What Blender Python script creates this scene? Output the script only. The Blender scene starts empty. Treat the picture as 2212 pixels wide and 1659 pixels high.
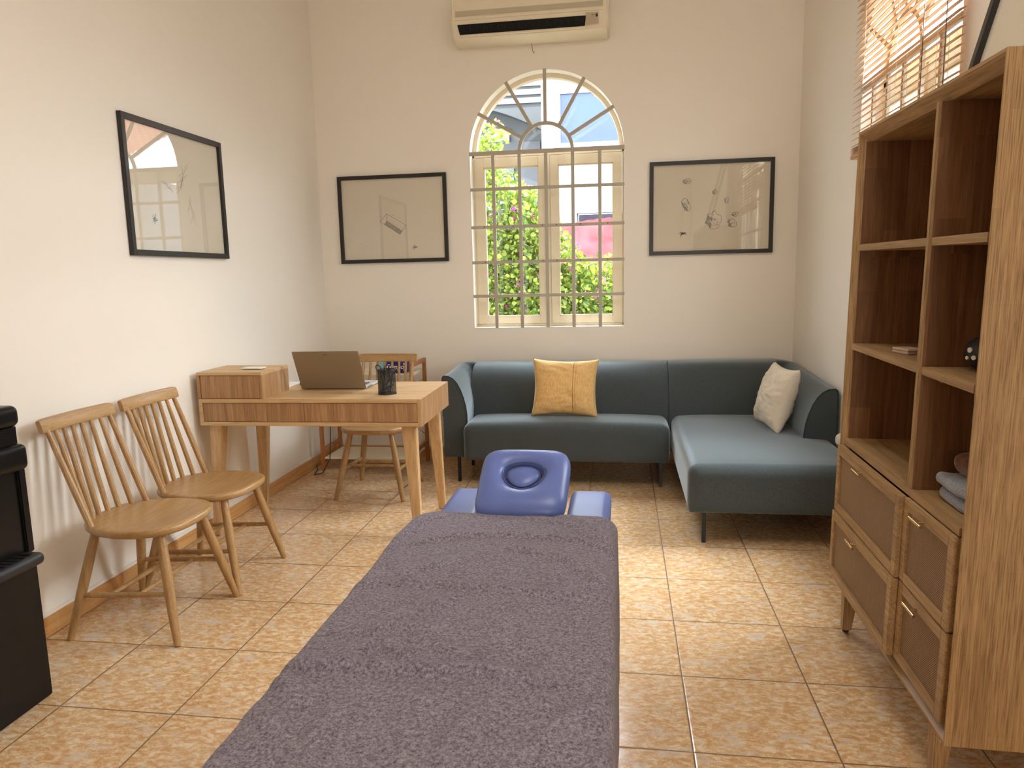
import bpy, bmesh, math, random
from mathutils import Vector, Matrix, noise
PI = math.pi
SC = bpy.context.scene
COL = SC.collection
random.seed(7)

# ------------------------------------------------------------------ camera
F_PX, PITCH, YAW, ROLL, CAM_H = 1570.5, .147028, .151003, -.022696, 1.3443
fw = Vector((-math.sin(YAW)*math.cos(PITCH), math.cos(YAW)*math.cos(PITCH), -math.sin(PITCH)))
rt = Vector((math.cos(YAW), math.sin(YAW), 0)); up = rt.cross(fw)
r2 = rt*math.cos(ROLL)+up*math.sin(ROLL); u2 = up*math.cos(ROLL)-rt*math.sin(ROLL)
cam = bpy.data.cameras.new('camera'); cam.sensor_width = 36; cam.lens = F_PX/2212*36; cam.clip_start = .02; cam.clip_end = 300
co = bpy.data.objects.new('camera', cam); COL.objects.link(co)
M = Matrix((r2, u2, -fw)).transposed().to_4x4(); M.translation = Vector((0, 0, CAM_H)); co.matrix_world = M
SC.camera = co

# ------------------------------------------------------------------ world, sun, daylight, exposure
SC.view_settings.view_transform = 'Standard'; SC.view_settings.look = 'None'
SC.view_settings.gamma = 1; SC.view_settings.use_curve_mapping = False
SC.view_settings.exposure = 1.07
SC.cycles.max_bounces = 12; SC.cycles.diffuse_bounces = 6; SC.cycles.glossy_bounces = 4
SC.cycles.transparent_max_bounces = 24; SC.cycles.transmission_bounces = 6
SC.cycles.caustics_reflective = False; SC.cycles.caustics_refractive = False
SC.cycles.sample_clamp_indirect = 6
XL, XR, YB, YR, ZC = -2.209, 1.177, 5.26, -2.4, 3.75
w = bpy.data.worlds.new('world'); SC.world = w; w.use_nodes = True
nt = w.node_tree; bg = nt.nodes['Background']
tc = nt.nodes.new('ShaderNodeTexCoord'); sx = nt.nodes.new('ShaderNodeSeparateXYZ'); cr = nt.nodes.new('ShaderNodeValToRGB')
nt.links.new(tc.outputs['Generated'], sx.inputs[0]); nt.links.new(sx.outputs['Z'], cr.inputs[0]); nt.links.new(cr.outputs[0], bg.inputs[0])
cr.color_ramp.elements[0].position = 0.0; cr.color_ramp.elements[0].color = (.95, .97, 1, 1)
cr.color_ramp.elements[1].position = .9; cr.color_ramp.elements[1].color = (.72, .84, 1, 1)
bg.inputs[1].default_value = 5.0
def light(name, kind, loc, rot, energy, color=(1, 1, 1), sx=1, sy=1, portal=False):
    l = bpy.data.lights.new(name, kind); l.energy = energy; l.color = color
    if kind == 'AREA':
        l.shape = 'RECTANGLE'; l.size = sx; l.size_y = sy
        if portal: l.cycles.is_portal = True
    o = bpy.data.objects.new(name, l); COL.objects.link(o); o.location = loc; o.rotation_euler = rot; return o
s = light('sun', 'SUN', (0, 0, 20), (math.radians(38), 0, math.radians(-20)), 3.6, (1, .95, .87)); s.data.angle = .01
light('window_daylight', 'AREA', (-.525, YB+.2, 1.87), (-PI/2, 0, 0), 1, sx=1.1, sy=1.9, portal=True)
light('window_daylight', 'AREA', (XR+.2, 3.44, 1.87), (0, PI/2, 0), 1, sx=1.9, sy=1.1, portal=True)
def aim(o, tgt): o.rotation_euler = (Vector(tgt)-o.location).to_track_quat('-Z', 'Y').to_euler()
# added area lamps high outside each window, standing in for stronger sky light
aim(light('sky_fill_back', 'AREA', (-.4, 7.5, 4.9), (0, 0, 0), 640, (.93, .96, 1), sx=3.8, sy=2.6), (-.75, 3.0, .3))
aim(light('sky_fill_right', 'AREA', (3.5, 3.9, 4.35), (0, 0, 0), 870, (.93, .96, 1), sx=2.6, sy=4.0), (-1.6, 3.0, .9))
# added fill light at the closed rear wall, behind the viewer
light('rear_fill_light', 'AREA', (.62, YR+.06, .95), (PI/2, 0, 0), 20, (1, .94, .86), sx=1.0, sy=1.4)
# added fill light under the ceiling, out of the frame, no lamp known there
light('ceiling_fill_light', 'AREA', (.5, 1.5, ZC-.03), (0, 0, 0), 18, (1, .95, .87), sx=1.2, sy=1.2)

# ------------------------------------------------------------------ materials
def mat(name): 
    m = bpy.data.materials.new(name); m.use_nodes = True; return m, m.node_tree, m.node_tree.nodes['Principled BSDF']
def N(nt, t, **k):
    n = nt.nodes.new('ShaderNode'+t)
    for a, b in k.items():
        if a[0] == 'i' and a[1:].isdigit(): n.inputs[int(a[1:])].default_value = b
        else: setattr(n, a, b)
    return n
def ramp(nt, src, stops):
    r = N(nt, 'ValToRGB'); e = r.color_ramp.elements
    while len(e) < len(stops): e.new(.5)
    for k, (p, c) in enumerate(stops): e[k].position = p; e[k].color = (*c, 1)
    nt.links.new(src, r.inputs[0]); return r.outputs[0]
def noise_n(nt, vec, scale, detail=4, rough=.5, dist=0):
    n = N(nt, 'TexNoise'); n.inputs['Scale'].default_value = scale; n.inputs['Detail'].default_value = detail
    n.inputs['Roughness'].default_value = rough; n.inputs['Distortion'].default_value = dist
    if vec: nt.links.new(vec, n.inputs['Vector'])
    return n.outputs[0]
def mapping(nt, scale, coord='Object'):
    t = N(nt, 'TexCoord'); m = N(nt, 'Mapping'); nt.links.new(t.outputs[coord], m.inputs[0]); m.inputs['Scale'].default_value = scale
    return m.outputs[0]
def bump(nt, b, h, strength, dist=.001):
    n = N(nt, 'Bump'); n.inputs['Strength'].default_value = strength; n.inputs['Distance'].default_value = dist
    nt.links.new(h, n.inputs['Height']); nt.links.new(n.outputs[0], b.inputs['Normal']); return n
def simple(name, c, rough=.5, metal=0, var=.04, scale=6, spec=.5, bstr=0, bscale=60, coat=0):
    m, t, b = mat(name); v = mapping(t, (1, 1, 1)); f = noise_n(t, v, scale, 4)
    lo = tuple(x*(1-var) for x in c); hi = tuple(min(1, x*(1+var)) for x in c)
    t.links.new(ramp(t, f, [(.3, lo), (.7, hi)]), b.inputs['Base Color'])
    b.inputs['Roughness'].default_value = rough; b.inputs['Metallic'].default_value = metal; b.inputs['Specular IOR Level'].default_value = spec
    b.inputs['Coat Weight'].default_value = coat
    if bstr: bump(t, b, noise_n(t, v, bscale, 3), bstr)
    return m
def wood(name, cs, axis='x', scale=1., rough=.5, stave=0, streak=14, bstr=.15, coat=0, pore=.55):
    """grain runs along axis in object space"""
    m, t, b = mat(name); tc = N(t, 'TexCoord'); sp = N(t, 'SeparateXYZ'); t.links.new(tc.outputs['Object'], sp.inputs[0])
    o = {'x': (0, 1, 2), 'y': (1, 0, 2), 'z': (2, 0, 1)}[axis]
    g, a, c = (sp.outputs[k] for k in o)
    cb = N(t, 'CombineXYZ')
    def mul(s, k): n = N(t, 'Math', operation='MULTIPLY'); t.links.new(s, n.inputs[0]); n.inputs[1].default_value = k; return n.outputs[0]
    t.links.new(mul(g, .9*scale), cb.inputs[0]); t.links.new(mul(a, streak*scale), cb.inputs[1]); t.links.new(mul(c, streak*scale), cb.inputs[2])
    f = noise_n(t, cb.outputs[0], 1.6, 6, .6, 1.2)
    colr = ramp(t, f, [(.28, cs[0]), (.5, cs[1]), (.72, cs[2])])
    cb2 = N(t, 'CombineXYZ'); t.links.new(mul(g, 6*scale), cb2.inputs[0]); t.links.new(mul(a, 190*scale), cb2.inputs[1]); t.links.new(mul(c, 190*scale), cb2.inputs[2])
    fine = noise_n(t, cb2.outputs[0], 1.5, 3, .6)
    mx = N(t, 'MixRGB', blend_type='MULTIPLY'); mx.inputs[0].default_value = pore; t.links.new(colr, mx.inputs[1])
    t.links.new(ramp(t, fine, [(.33, (.55, .5, .46)), (.55, (1, 1, 1))]), mx.inputs[2]); out = mx.outputs[0]
    if stave:
        ad = N(t, 'Math', operation='ADD'); t.links.new(a, ad.inputs[0]); t.links.new(c, ad.inputs[1])
        cb3 = N(t, 'CombineXYZ'); t.links.new(g, cb3.inputs[0]); t.links.new(ad.outputs[0], cb3.inputs[1])
        br = N(t, 'TexBrick'); t.links.new(cb3.outputs[0], br.inputs['Vector']); br.inputs['Scale'].default_value = 1
        br.inputs['Brick Width'].default_value = .42; br.inputs['Row Height'].default_value = .07; br.inputs['Mortar Size'].default_value = .0004
        br.inputs['Color1'].default_value = (1-stave, 1-stave*1.15, 1-stave*1.25, 1); br.inputs['Color2'].default_value = (1, 1, 1, 1)
        br.inputs['Mortar'].default_value = (.75, .7, .65, 1); br.inputs['Mortar Smooth'].default_value = .3
        m2 = N(t, 'MixRGB', blend_type='MULTIPLY'); m2.inputs[0].default_value = 1; t.links.new(out, m2.inputs[1]); t.links.new(br.outputs[0], m2.inputs[2]); out = m2.outputs[0]
    t.links.new(out, b.inputs['Base Color']); b.inputs['Roughness'].default_value = rough; b.inputs['Coat Weight'].default_value = coat; b.inputs['Coat Roughness'].default_value = .25
    bump(t, b, fine, bstr, .0006)
    return m
def fabric(name, c1, c2, scale=500, rough=.9, sheen=.3, bstr=.3, stc=None, slub=(1, 1, 1)):
    m, t, b = mat(name); v = mapping(t, slub); f = noise_n(t, v, scale, 3, .6); g = noise_n(t, mapping(t, (1, 1, 1)), 5, 3)
    mx = N(t, 'MixRGB', blend_type='MULTIPLY'); mx.inputs[0].default_value = .5
    t.links.new(ramp(t, f, [(.35, c1), (.65, c2)]), mx.inputs[1]); t.links.new(ramp(t, g, [(.3, (.86, .86, .86)), (.7, (1, 1, 1))]), mx.inputs[2])
    t.links.new(mx.outputs[0], b.inputs['Base Color']); b.inputs['Roughness'].default_value = rough
    b.inputs['Sheen Weight'].default_value = sheen; b.inputs['Sheen Roughness'].default_value = .4
    if stc: b.inputs['Sheen Tint'].default_value = (*stc, 1)
    b.inputs['Specular IOR Level'].default_value = .2
    bump(t, b, f, bstr, .0012); return m

OAK = ((.50, .31, .145), (.63, .42, .21), (.72, .50, .28))
M_oak_x = wood('oak_grain_x', OAK, 'x', stave=.1); M_oak_y = wood('oak_grain_y', OAK, 'y', stave=.1); M_oak_z = wood('oak_grain_z', OAK, 'z', stave=.1)
CAB = ((.29, .168, .068), (.40, .245, .106), (.50, .325, .155))
M_cab_z = wood('cabinet_oak_upright', CAB, 'z', stave=.14, bstr=.6, streak=30, pore=1, scale=1.15); M_cab_y = wood('cabinet_oak_lengthwise', CAB, 'y', stave=.1, bstr=.35, streak=28, pore=.9)
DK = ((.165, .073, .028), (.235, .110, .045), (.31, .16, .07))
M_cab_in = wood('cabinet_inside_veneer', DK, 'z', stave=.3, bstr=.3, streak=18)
M_cab_sh = wood('cabinet_shelf_oak', CAB, 'y', stave=.15, bstr=.2, streak=18)
PAN = ((.27, .14, .064), (.40, .225, .105), (.52, .32, .16))
M_panel = wood('desk_drawer_veneer', PAN, 'z', scale=1.2, streak=22, bstr=.2)
CHW = ((.31, .165, .060), (.40, .232, .090), (.47, .29, .125))
M_chair_x = wood('chair_wood_seat', CHW, 'y', rough=.38, streak=9, bstr=.05, coat=.2); M_chair_z = wood('chair_wood_stick', CHW, 'z', rough=.42, streak=12, bstr=.05, coat=.15)
M_chair_rail = wood('chair_wood_rail', CHW, 'y', rough=.42, streak=12, bstr=.05, coat=.15)
M_teak = wood('reddish_teak', ((.30, .10, .028), (.40, .155, .045), (.48, .2, .065)), 'z', rough=.45, bstr=.1)
M_blind = wood('blind_slat_wood', ((.42, .2, .07), (.55, .29, .11), (.62, .36, .16)), 'y', rough=.4, bstr=.05)
M_wall = simple('wall_paint', (.83, .785, .715), .75, var=.012, scale=1.2, spec=.25, bstr=.08, bscale=40)
M_grille = simple('grille_paint', (.43, .385, .315), .5, var=.03)
M_cream = simple('cream_gloss_paint', (.70, .61, .45), .4, var=.05, scale=3)
M_ceil = simple('ceiling_paint', (.88, .86, .81), .8, var=.01)
M_frame = simple('black_picture_frame', (.012, .010, .009), .35, var=.2)
M_paper = simple('drawing_paper', (.66, .60, .485), .8, var=.02, scale=3)
M_ink = simple('graphite_line', (.12, .115, .105), .8)
M_hatch = simple('graphite_tone', (.36, .335, .285), .8, var=.25, scale=90)
M_acw = simple('air_conditioner_plastic', (.78, .70, .54), .4, var=.02)
M_dark = simple('dark_cavity', (.008, .008, .008), .6)
M_black = simple('black_gloss_plastic', (.005, .0048, .005), .28, var=.1, spec=.28)
M_blackm = simple('black_matt_plastic', (.014, .014, .015), .45)
M_bmetal = simple('black_metal', (.013, .013, .014), .4, metal=.4)
M_brass = simple('brass', (.62, .43, .2), .25, metal=1)
M_white = simple('white_plastic', (.8, .8, .79), .4)
M_shelfw = simple('cream_shelf_board', (.74, .66, .52), .5)
M_laptop = simple('laptop_aluminium', (.34, .285, .215), .42, metal=.55, var=.02)
M_laptops = simple('laptop_silver_base', (.62, .63, .66), .35, metal=.5)
M_logo = simple('laptop_logo', (.12, .095, .07), .4)
M_keys = simple('laptop_keys', (.07, .07, .08), .5)
M_pblue = simple('tissue_pack_blue', (.012, .02, .19), .3)
M_pteal = simple('tissue_pack_teal', (.2, .5, .58), .35)
M_peach = simple('tissue_pack_peach', (.75, .45, .3), .4)
M_penblue = simple('pen_blue', (.02, .07, .25), .3); M_pengreen = simple('marker_green', (.2, .25, .03), .4)
M_cable = simple('black_cable', (.01, .01, .01), .5); M_wire = simple('grey_wire', (.15, .14, .13), .4, metal=.5)
M_sofa = fabric('teal_grey_wool', (.036, .046, .048), (.078, .092, .098), 420, sheen=.75, stc=(.78, .90, 1), bstr=.35)
M_orange = fabric('mustard_linen', (.64, .39, .145), (.80, .55, .25), 260, sheen=.2, bstr=.4, slub=(1, 1, .12))
M_cushw = fabric('off_white_cotton', (.62, .54, .42), (.74, .66, .53), 260, sheen=.2, bstr=.3)
M_seam = simple('mustard_seam', (.26, .13, .04), .9)
M_pipe = fabric('dark_teal_piping', (.02, .03, .03), (.035, .05, .05), 420)
M_bluev = simple('blue_vinyl', (.105, .155, .43), .36, var=.05, scale=9, bstr=.12, bscale=300)
M_bluep = simple('blue_vinyl_piping', (.07, .09, .22), .4)
M_towg = fabric('grey_blue_terry', (.19, .21, .25), (.33, .35, .40), 220, bstr=1, sheen=.5)
M_towb = fabric('brown_terry', (.10, .035, .016), (.18, .07, .035), 220, bstr=1, sheen=.4)
M_cer = simple('black_ceramic', (.008, .008, .010), .5, bstr=.6, bscale=90)
M_pink = simple('beige_plastic', (.62, .46, .36), .4)

def rattan():
    m, t, b = mat('woven_rattan'); tcn = N(t, 'TexCoord'); sp = N(t, 'SeparateXYZ'); t.links.new(tcn.outputs['Object'], sp.inputs[0])
    def wave(s, f):
        a = N(t, 'Math', operation='MULTIPLY'); t.links.new(s, a.inputs[0]); a.inputs[1].default_value = f
        c = N(t, 'Math', operation='SINE'); t.links.new(a.outputs[0], c.inputs[0]); return c.outputs[0]
    p = N(t, 'Math', operation='MULTIPLY'); t.links.new(wave(sp.outputs[1], 900), p.inputs[0]); t.links.new(wave(sp.outputs[2], 900), p.inputs[1])
    h = N(t, 'MapRange'); t.links.new(p.outputs[0], h.inputs[0]); h.inputs[1].default_value = -1; h.inputs[2].default_value = 1
    c = ramp(t, h.outputs[0], [(.0, (.05, .022, .009)), (.42, (.21, .115, .054)), (.85, (.44, .28, .15))])
    g = noise_n(t, mapping(t, (1, 30, 2)), 9, 3); mx = N(t, 'MixRGB', blend_type='MULTIPLY'); mx.inputs[0].default_value = .6
    t.links.new(c, mx.inputs[1]); t.links.new(ramp(t, g, [(.3, (.6, .58, .55)), (.7, (1, 1, 1))]), mx.inputs[2])
    t.links.new(mx.outputs[0], b.inputs['Base Color']); b.inputs['Roughness'].default_value = .7; bump(t, b, h.outputs[0], .8, .0015); return m
M_rattan = rattan()
def terry():
    m, t, b = mat('mauve_grey_terry'); v = mapping(t, (1, 1, 1))
    f = noise_n(t, v, 330, 3, .65); g = noise_n(t, v, 150, 3, .6); l = noise_n(t, v, 4, 3)
    ad = N(t, 'Math', operation='ADD'); t.links.new(f, ad.inputs[0]); t.links.new(g, ad.inputs[1])
    hf = N(t, 'Math', operation='MULTIPLY'); t.links.new(ad.outputs[0], hf.inputs[0]); hf.inputs[1].default_value = .5
    c = ramp(t, hf.outputs[0], [(.37, (.098, .086, .112)), (.5, (.245, .218, .275)), (.63, (.41, .375, .455))])
    mx = N(t, 'MixRGB', blend_type='MULTIPLY'); mx.inputs[0].default_value = .25; t.links.new(c, mx.inputs[1]); t.links.new(ramp(t, l, [(.3, (.85, .85, .88)), (.7, (1, 1, 1))]), mx.inputs[2])
    t.links.new(mx.outputs[0], b.inputs['Base Color']); b.inputs['Roughness'].default_value = .95; b.inputs['Specular IOR Level'].default_value = .1
    b.inputs['Sheen Weight'].default_value = .12; b.inputs['Sheen Roughness'].default_value = .5
    bump(t, b, hf.outputs[0], 1., .006); return m
M_terry = terry()
def floor_mat():
    m, t, b = mat('marbled_ceramic_tile'); tcn = N(t, 'TexCoord'); sp = N(t, 'SeparateXYZ'); t.links.new(tcn.outputs['Object'], sp.inputs[0])
    def ma(op, a, k=None):
        n = N(t, 'Math', operation=op)
        for i, q in enumerate((a, k)):
            if q is None: continue
            if isinstance(q, (int, float)): n.inputs[i].default_value = q
            else: t.links.new(q, n.inputs[i])
        return n.outputs[0]
    ux = ma('DIVIDE', ma('ADD', sp.outputs[0], 40-.2009), .4); uy = ma('DIVIDE', ma('ADD', sp.outputs[1], 40-3.534), .4)
    ex = ma('MINIMUM', ma('FRACT', ux), ma('SUBTRACT', 1, ma('FRACT', ux))); ey = ma('MINIMUM', ma('FRACT', uy), ma('SUBTRACT', 1, ma('FRACT', uy)))
    e = ma('MINIMUM', ex, ey)
    tile = N(t, 'CombineXYZ'); t.links.new(ma('MULTIPLY', ma('FLOOR', ux), 3.7), tile.inputs[0]); t.links.new(ma('MULTIPLY', ma('FLOOR', uy), 5.3), tile.inputs[1])
    sc = N(t, 'Mapping'); t.links.new(tcn.outputs['Object'], sc.inputs[0]); sc.inputs['Scale'].default_value = (1, 1.7, 1)
    av = N(t, 'VectorMath', operation='ADD'); t.links.new(sc.outputs[0], av.inputs[0]); t.links.new(tile.outputs[0], av.inputs[1]); v = av.outputs[0]
    n1 = noise_n(t, v, 30, 10, .72, .5); n2 = noise_n(t, v, 55, 5, .6, 1.2); n3 = noise_n(t, v, 11, 5, .6, .4)
    c = ramp(t, n1, [(.37, (.49, .265, .11)), (.47, (.57, .345, .165)), (.54, (.64, .45, .265)), (.62, (.73, .60, .44))])
    wn = N(t, 'TexNoise'); wn.inputs['Scale'].default_value = 14; wn.inputs['Detail'].default_value = 4; t.links.new(v, wn.inputs['Vector'])
    ws = N(t, 'VectorMath', operation='SCALE'); t.links.new(wn.outputs['Color'], ws.inputs[0]); ws.inputs['Scale'].default_value = .12
    wa = N(t, 'VectorMath', operation='ADD'); t.links.new(v, wa.inputs[0]); t.links.new(ws.outputs[0], wa.inputs[1])
    vo = N(t, 'TexVoronoi', feature='DISTANCE_TO_EDGE'); vo.inputs['Scale'].default_value = 26; t.links.new(wa.outputs[0], vo.inputs['Vector'])
    vein = ramp(t, vo.outputs['Distance'], [(.0, (1, 1, 1)), (.06, (0, 0, 0))])
    v2 = ramp(t, n2, [(.44, (0, 0, 0)), (.5, (1, 1, 1)), (.56, (0, 0, 0))])
    mx = N(t, 'MixRGB'); t.links.new(ma('MULTIPLY', ma('MULTIPLY', vein, v2), .75), mx.inputs[0]); t.links.new(c, mx.inputs[1]); mx.inputs[2].default_value = (.86, .70, .46, 1)
    gy = N(t, 'MixRGB'); t.links.new(ramp(t, n3, [(.54, (0, 0, 0)), (.64, (.6, .6, .6))]), gy.inputs[0]); t.links.new(mx.outputs[0], gy.inputs[1]); gy.inputs[2].default_value = (.58, .50, .42, 1)
    gr = ramp(t, e, [(.0042, (1, 1, 1)), (.0062, (0, 0, 0))])
    fm = N(t, 'MixRGB'); t.links.new(gr, fm.inputs[0]); t.links.new(gy.outputs[0], fm.inputs[1]); fm.inputs[2].default_value = (.17, .10, .05, 1)
    t.links.new(fm.outputs[0], b.inputs['Base Color'])
    t.links.new(ma('ADD', ma('MULTIPLY', gr, .4), ma('ADD', ma('MULTIPLY', n1, .08), .13)), b.inputs['Roughness'])
    hh = ramp(t, e, [(.003, (0, 0, 0)), (.014, (1, 1, 1))])
    wv = noise_n(t, tcn.outputs['Object'], 5, 2)
    bn = bump(t, b, ma('ADD', hh, ma('MULTIPLY', wv, .25)), .5, .002); b.inputs['Specular IOR Level'].default_value = .5
    return m
M_floor = floor_mat()
def skirt_mat(axis):
    m, t, b = mat('wood_look_skirting_tile_'+axis); tcn = N(t, 'TexCoord'); sp = N(t, 'SeparateXYZ'); t.links.new(tcn.outputs['Object'], sp.inputs[0])
    v = mapping(t, (2, 2, 40)); f = noise_n(t, v, 1.5, 5, .6, 1)
    c = ramp(t, f, [(.3, (.52, .25, .08)), (.6, (.66, .37, .14))])
    a = N(t, 'Math', operation='DIVIDE'); t.links.new(sp.outputs['X' if axis == 'x' else 'Y'], a.inputs[0]); a.inputs[1].default_value = .4
    fr = N(t, 'Math', operation='FRACT'); t.links.new(a.outputs[0], fr.inputs[0])
    g = ramp(t, fr.outputs[0], [(.008, (1, 1, 1)), (.012, (0, 0, 0))]); mx = N(t, 'MixRGB'); t.links.new(g, mx.inputs[0]); t.links.new(c, mx.inputs[1]); mx.inputs[2].default_value = (.6, .42, .25, 1)
    t.links.new(mx.outputs[0], b.inputs['Base Color']); b.inputs['Roughness'].default_value = .25; return m
M_skx, M_sky = skirt_mat('x'), skirt_mat('y')
def glass(name, tint=(1, 1, 1), refl=1.0, rough=0.0):
    """thin clear pane face: straight-through light plus a Fresnel (Schlick) mirror reflection, the same from both sides"""
    m = bpy.data.materials.new(name); m.use_nodes = True; t = m.node_tree; t.nodes.clear()
    def ma(op, *a):
        n = N(t, 'Math', operation=op)
        for i, q in enumerate(a):
            if isinstance(q, (int, float)): n.inputs[i].default_value = q
            else: t.links.new(q, n.inputs[i])
        return n.outputs[0]
    o = N(t, 'OutputMaterial'); mi = N(t, 'MixShader'); tr = N(t, 'BsdfTransparent'); gl = N(t, 'BsdfGlossy'); g = N(t, 'NewGeometry')
    d = N(t, 'VectorMath', operation='DOT_PRODUCT'); t.links.new(g.outputs['Normal'], d.inputs[0]); t.links.new(g.outputs['Incoming'], d.inputs[1])
    F = ma('ADD', .04, ma('MULTIPLY', .96, ma('POWER', ma('SUBTRACT', 1, ma('ABSOLUTE', d.outputs['Value'])), 5)))
    tr.inputs[0].default_value = (*tint, 1); gl.inputs['Roughness'].default_value = rough; gl.inputs[0].default_value = (refl, refl, refl, 1)
    t.links.new(F, mi.inputs[0]); t.links.new(tr.outputs[0], mi.inputs[1]); t.links.new(gl.outputs[0], mi.inputs[2]); t.links.new(mi.outputs[0], o.inputs[0]); return m
M_glass = glass('window_glass', (.96, .98, .97)); M_pglass = glass('picture_glass')
def mesh_metal():
    m = bpy.data.materials.new('black_wire_mesh'); m.use_nodes = True; t = m.node_tree; b = t.nodes['Principled BSDF']
    b.inputs['Base Color'].default_value = (.01, .01, .01, 1); b.inputs['Roughness'].default_value = .4
    tcn = N(t, 'TexCoord'); sp = N(t, 'SeparateXYZ'); t.links.new(tcn.outputs['Object'], sp.inputs[0])
    at = N(t, 'Math', operation='ARCTAN2'); t.links.new(sp.outputs[1], at.inputs[0]); t.links.new(sp.outputs[0], at.inputs[1])
    def sn(s, f): a = N(t, 'Math', operation='MULTIPLY'); t.links.new(s, a.inputs[0]); a.inputs[1].default_value = f; c = N(t, 'Math', operation='SINE'); t.links.new(a.outputs[0], c.inputs[0]); c2 = N(t, 'Math', operation='ABSOLUTE'); t.links.new(c.outputs[0], c2.inputs[0]); return c2.outputs[0]
    mn = N(t, 'Math', operation='MINIMUM'); t.links.new(sn(at.outputs[0], 60), mn.inputs[0]); t.links.new(sn(sp.outputs[2], 1200), mn.inputs[1])
    gt = N(t, 'Math', operation='LESS_THAN'); t.links.new(mn.outputs[0], gt.inputs[0]); gt.inputs[1].default_value = .66
    t.links.new(gt.outputs[0], b.inputs['Alpha']); return m
M_mesh = mesh_metal()
def leafmat(name, c1, c2, tl=.45):
    m = bpy.data.materials.new(name); m.use_nodes = True; t = m.node_tree; b = t.nodes['Principled BSDF']; o = t.nodes['Material Output']
    g = N(t, 'NewGeometry'); c = ramp(t, g.outputs['Random Per Island'], [(0, c1), (1, c2)]); t.links.new(c, b.inputs['Base Color']); b.inputs['Roughness'].default_value = .5
    tr = N(t, 'BsdfTranslucent'); t.links.new(c, tr.inputs[0]); mi = N(t, 'MixShader'); mi.inputs[0].default_value = tl
    t.links.new(b.outputs[0], mi.inputs[1]); t.links.new(tr.outputs[0], mi.inputs[2]); t.links.new(mi.outputs[0], o.inputs[0]); return m
M_leaf = leafmat('bougainvillea_leaf', (.05, .12, .010), (.30, .36, .04)); M_bloom = leafmat('bougainvillea_bract', (.45, .02, .22), (.6, .06, .35), .4)
M_tree = leafmat('tree_leaf', (.03, .075, .012), (.10, .17, .03))
M_stem = simple('brown_stem', (.12, .08, .05), .8)
M_ext = simple('white_render', (.33, .34, .36), .8, var=.06, scale=1.5); M_extl = simple('pale_lavender_render', (.22, .22, .30), .8, var=.05)
M_extg = simple('grey_render', (.09, .10, .105), .8, var=.1, scale=2)
M_siding = simple('grey_siding', (.14, .15, .16), .6, var=.08)
M_bluegl = simple('blue_glazing', (.025, .05, .105), .25, var=.25, scale=1.5)
M_red = simple('red_tarpaulin', (.27, .060, .072), .55, var=.4, scale=5)
M_ground = simple('concrete_yard', (.16, .155, .145), .9, var=.1)
M_tilecl = wood('terracotta_roof_tile', ((.30, .09, .04), (.42, .15, .07), (.5, .22, .12)), 'y', streak=2)

# ------------------------------------------------------------------ mesh helpers
def link(name, bm, m, parent=None, smooth=True, loc=(0, 0, 0), angle=.6, recalc=True):
    if recalc: bmesh.ops.recalc_face_normals(bm, faces=bm.faces)
    me = bpy.data.meshes.new(name); bm.to_mesh(me); bm.free()
    for x in (m if isinstance(m, (list, tuple)) else [m]): me.materials.append(x)
    if smooth:
        for p in me.polygons: p.use_smooth = True
        try: me.set_sharp_from_angle(angle=angle)
        except Exception: pass
    o = bpy.data.objects.new(name, me); COL.objects.link(o); o.location = loc
    if parent: o.parent = parent
    return o
def tag(o, label=None, cat=None, group=None, kind=None):
    if label: o['label'] = label
    if cat: o['category'] = cat
    if group: o['group'] = group
    if kind: o['kind'] = kind
    return o
def thing(name, label, cat, loc=(0, 0, 0), rz=0, group=None, rot=None):
    o = bpy.data.objects.new(name, None); COL.objects.link(o); o.empty_display_size = .1; o.location = loc
    o.rotation_euler = rot if rot else (0, 0, rz); return tag(o, label, cat, group)
def box(bm, x0, x1, y0, y1, z0, z1, bev=0, mi=0, seg=2):
    vs = [bm.verts.new((x, y, z)) for x in (x0, x1) for y in (y0, y1) for z in (z0, z1)]
    fs = [bm.faces.new([vs[i] for i in f]) for f in ((0, 1, 3, 2), (4, 6, 7, 5), (0, 4, 5, 1), (2, 3, 7, 6), (0, 2, 6, 4), (1, 5, 7, 3))]
    for f in fs: f.material_index = mi
    if bev: bmesh.ops.bevel(bm, geom=list({e for f in fs for e in f.edges}), offset=bev, segments=seg, affect='EDGES', material=-1)
    return vs
def bx(*a, **k): bm = bmesh.new(); box(bm, *a, **k); return bm
def frustum(bm, c0, h0, c1, h1, mi=0, bev=0):
    """tapered square post from centre c0 (half sizes h0) to c1 (h1)"""
    vs = []
    for c, h in ((c0, h0), (c1, h1)):
        for sx, sy in ((-1, -1), (1, -1), (1, 1), (-1, 1)): vs.append(bm.verts.new((c[0]+sx*h[0], c[1]+sy*h[1], c[2])))
    fs = [bm.faces.new(vs[:4][::-1]), bm.faces.new(vs[4:])]+[bm.faces.new((vs[i], vs[(i+1) % 4], vs[4+(i+1) % 4], vs[4+i])) for i in range(4)]
    if bev: bmesh.ops.bevel(bm, geom=list({e for f in fs for e in f.edges}), offset=bev, segments=2, affect='EDGES')
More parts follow.
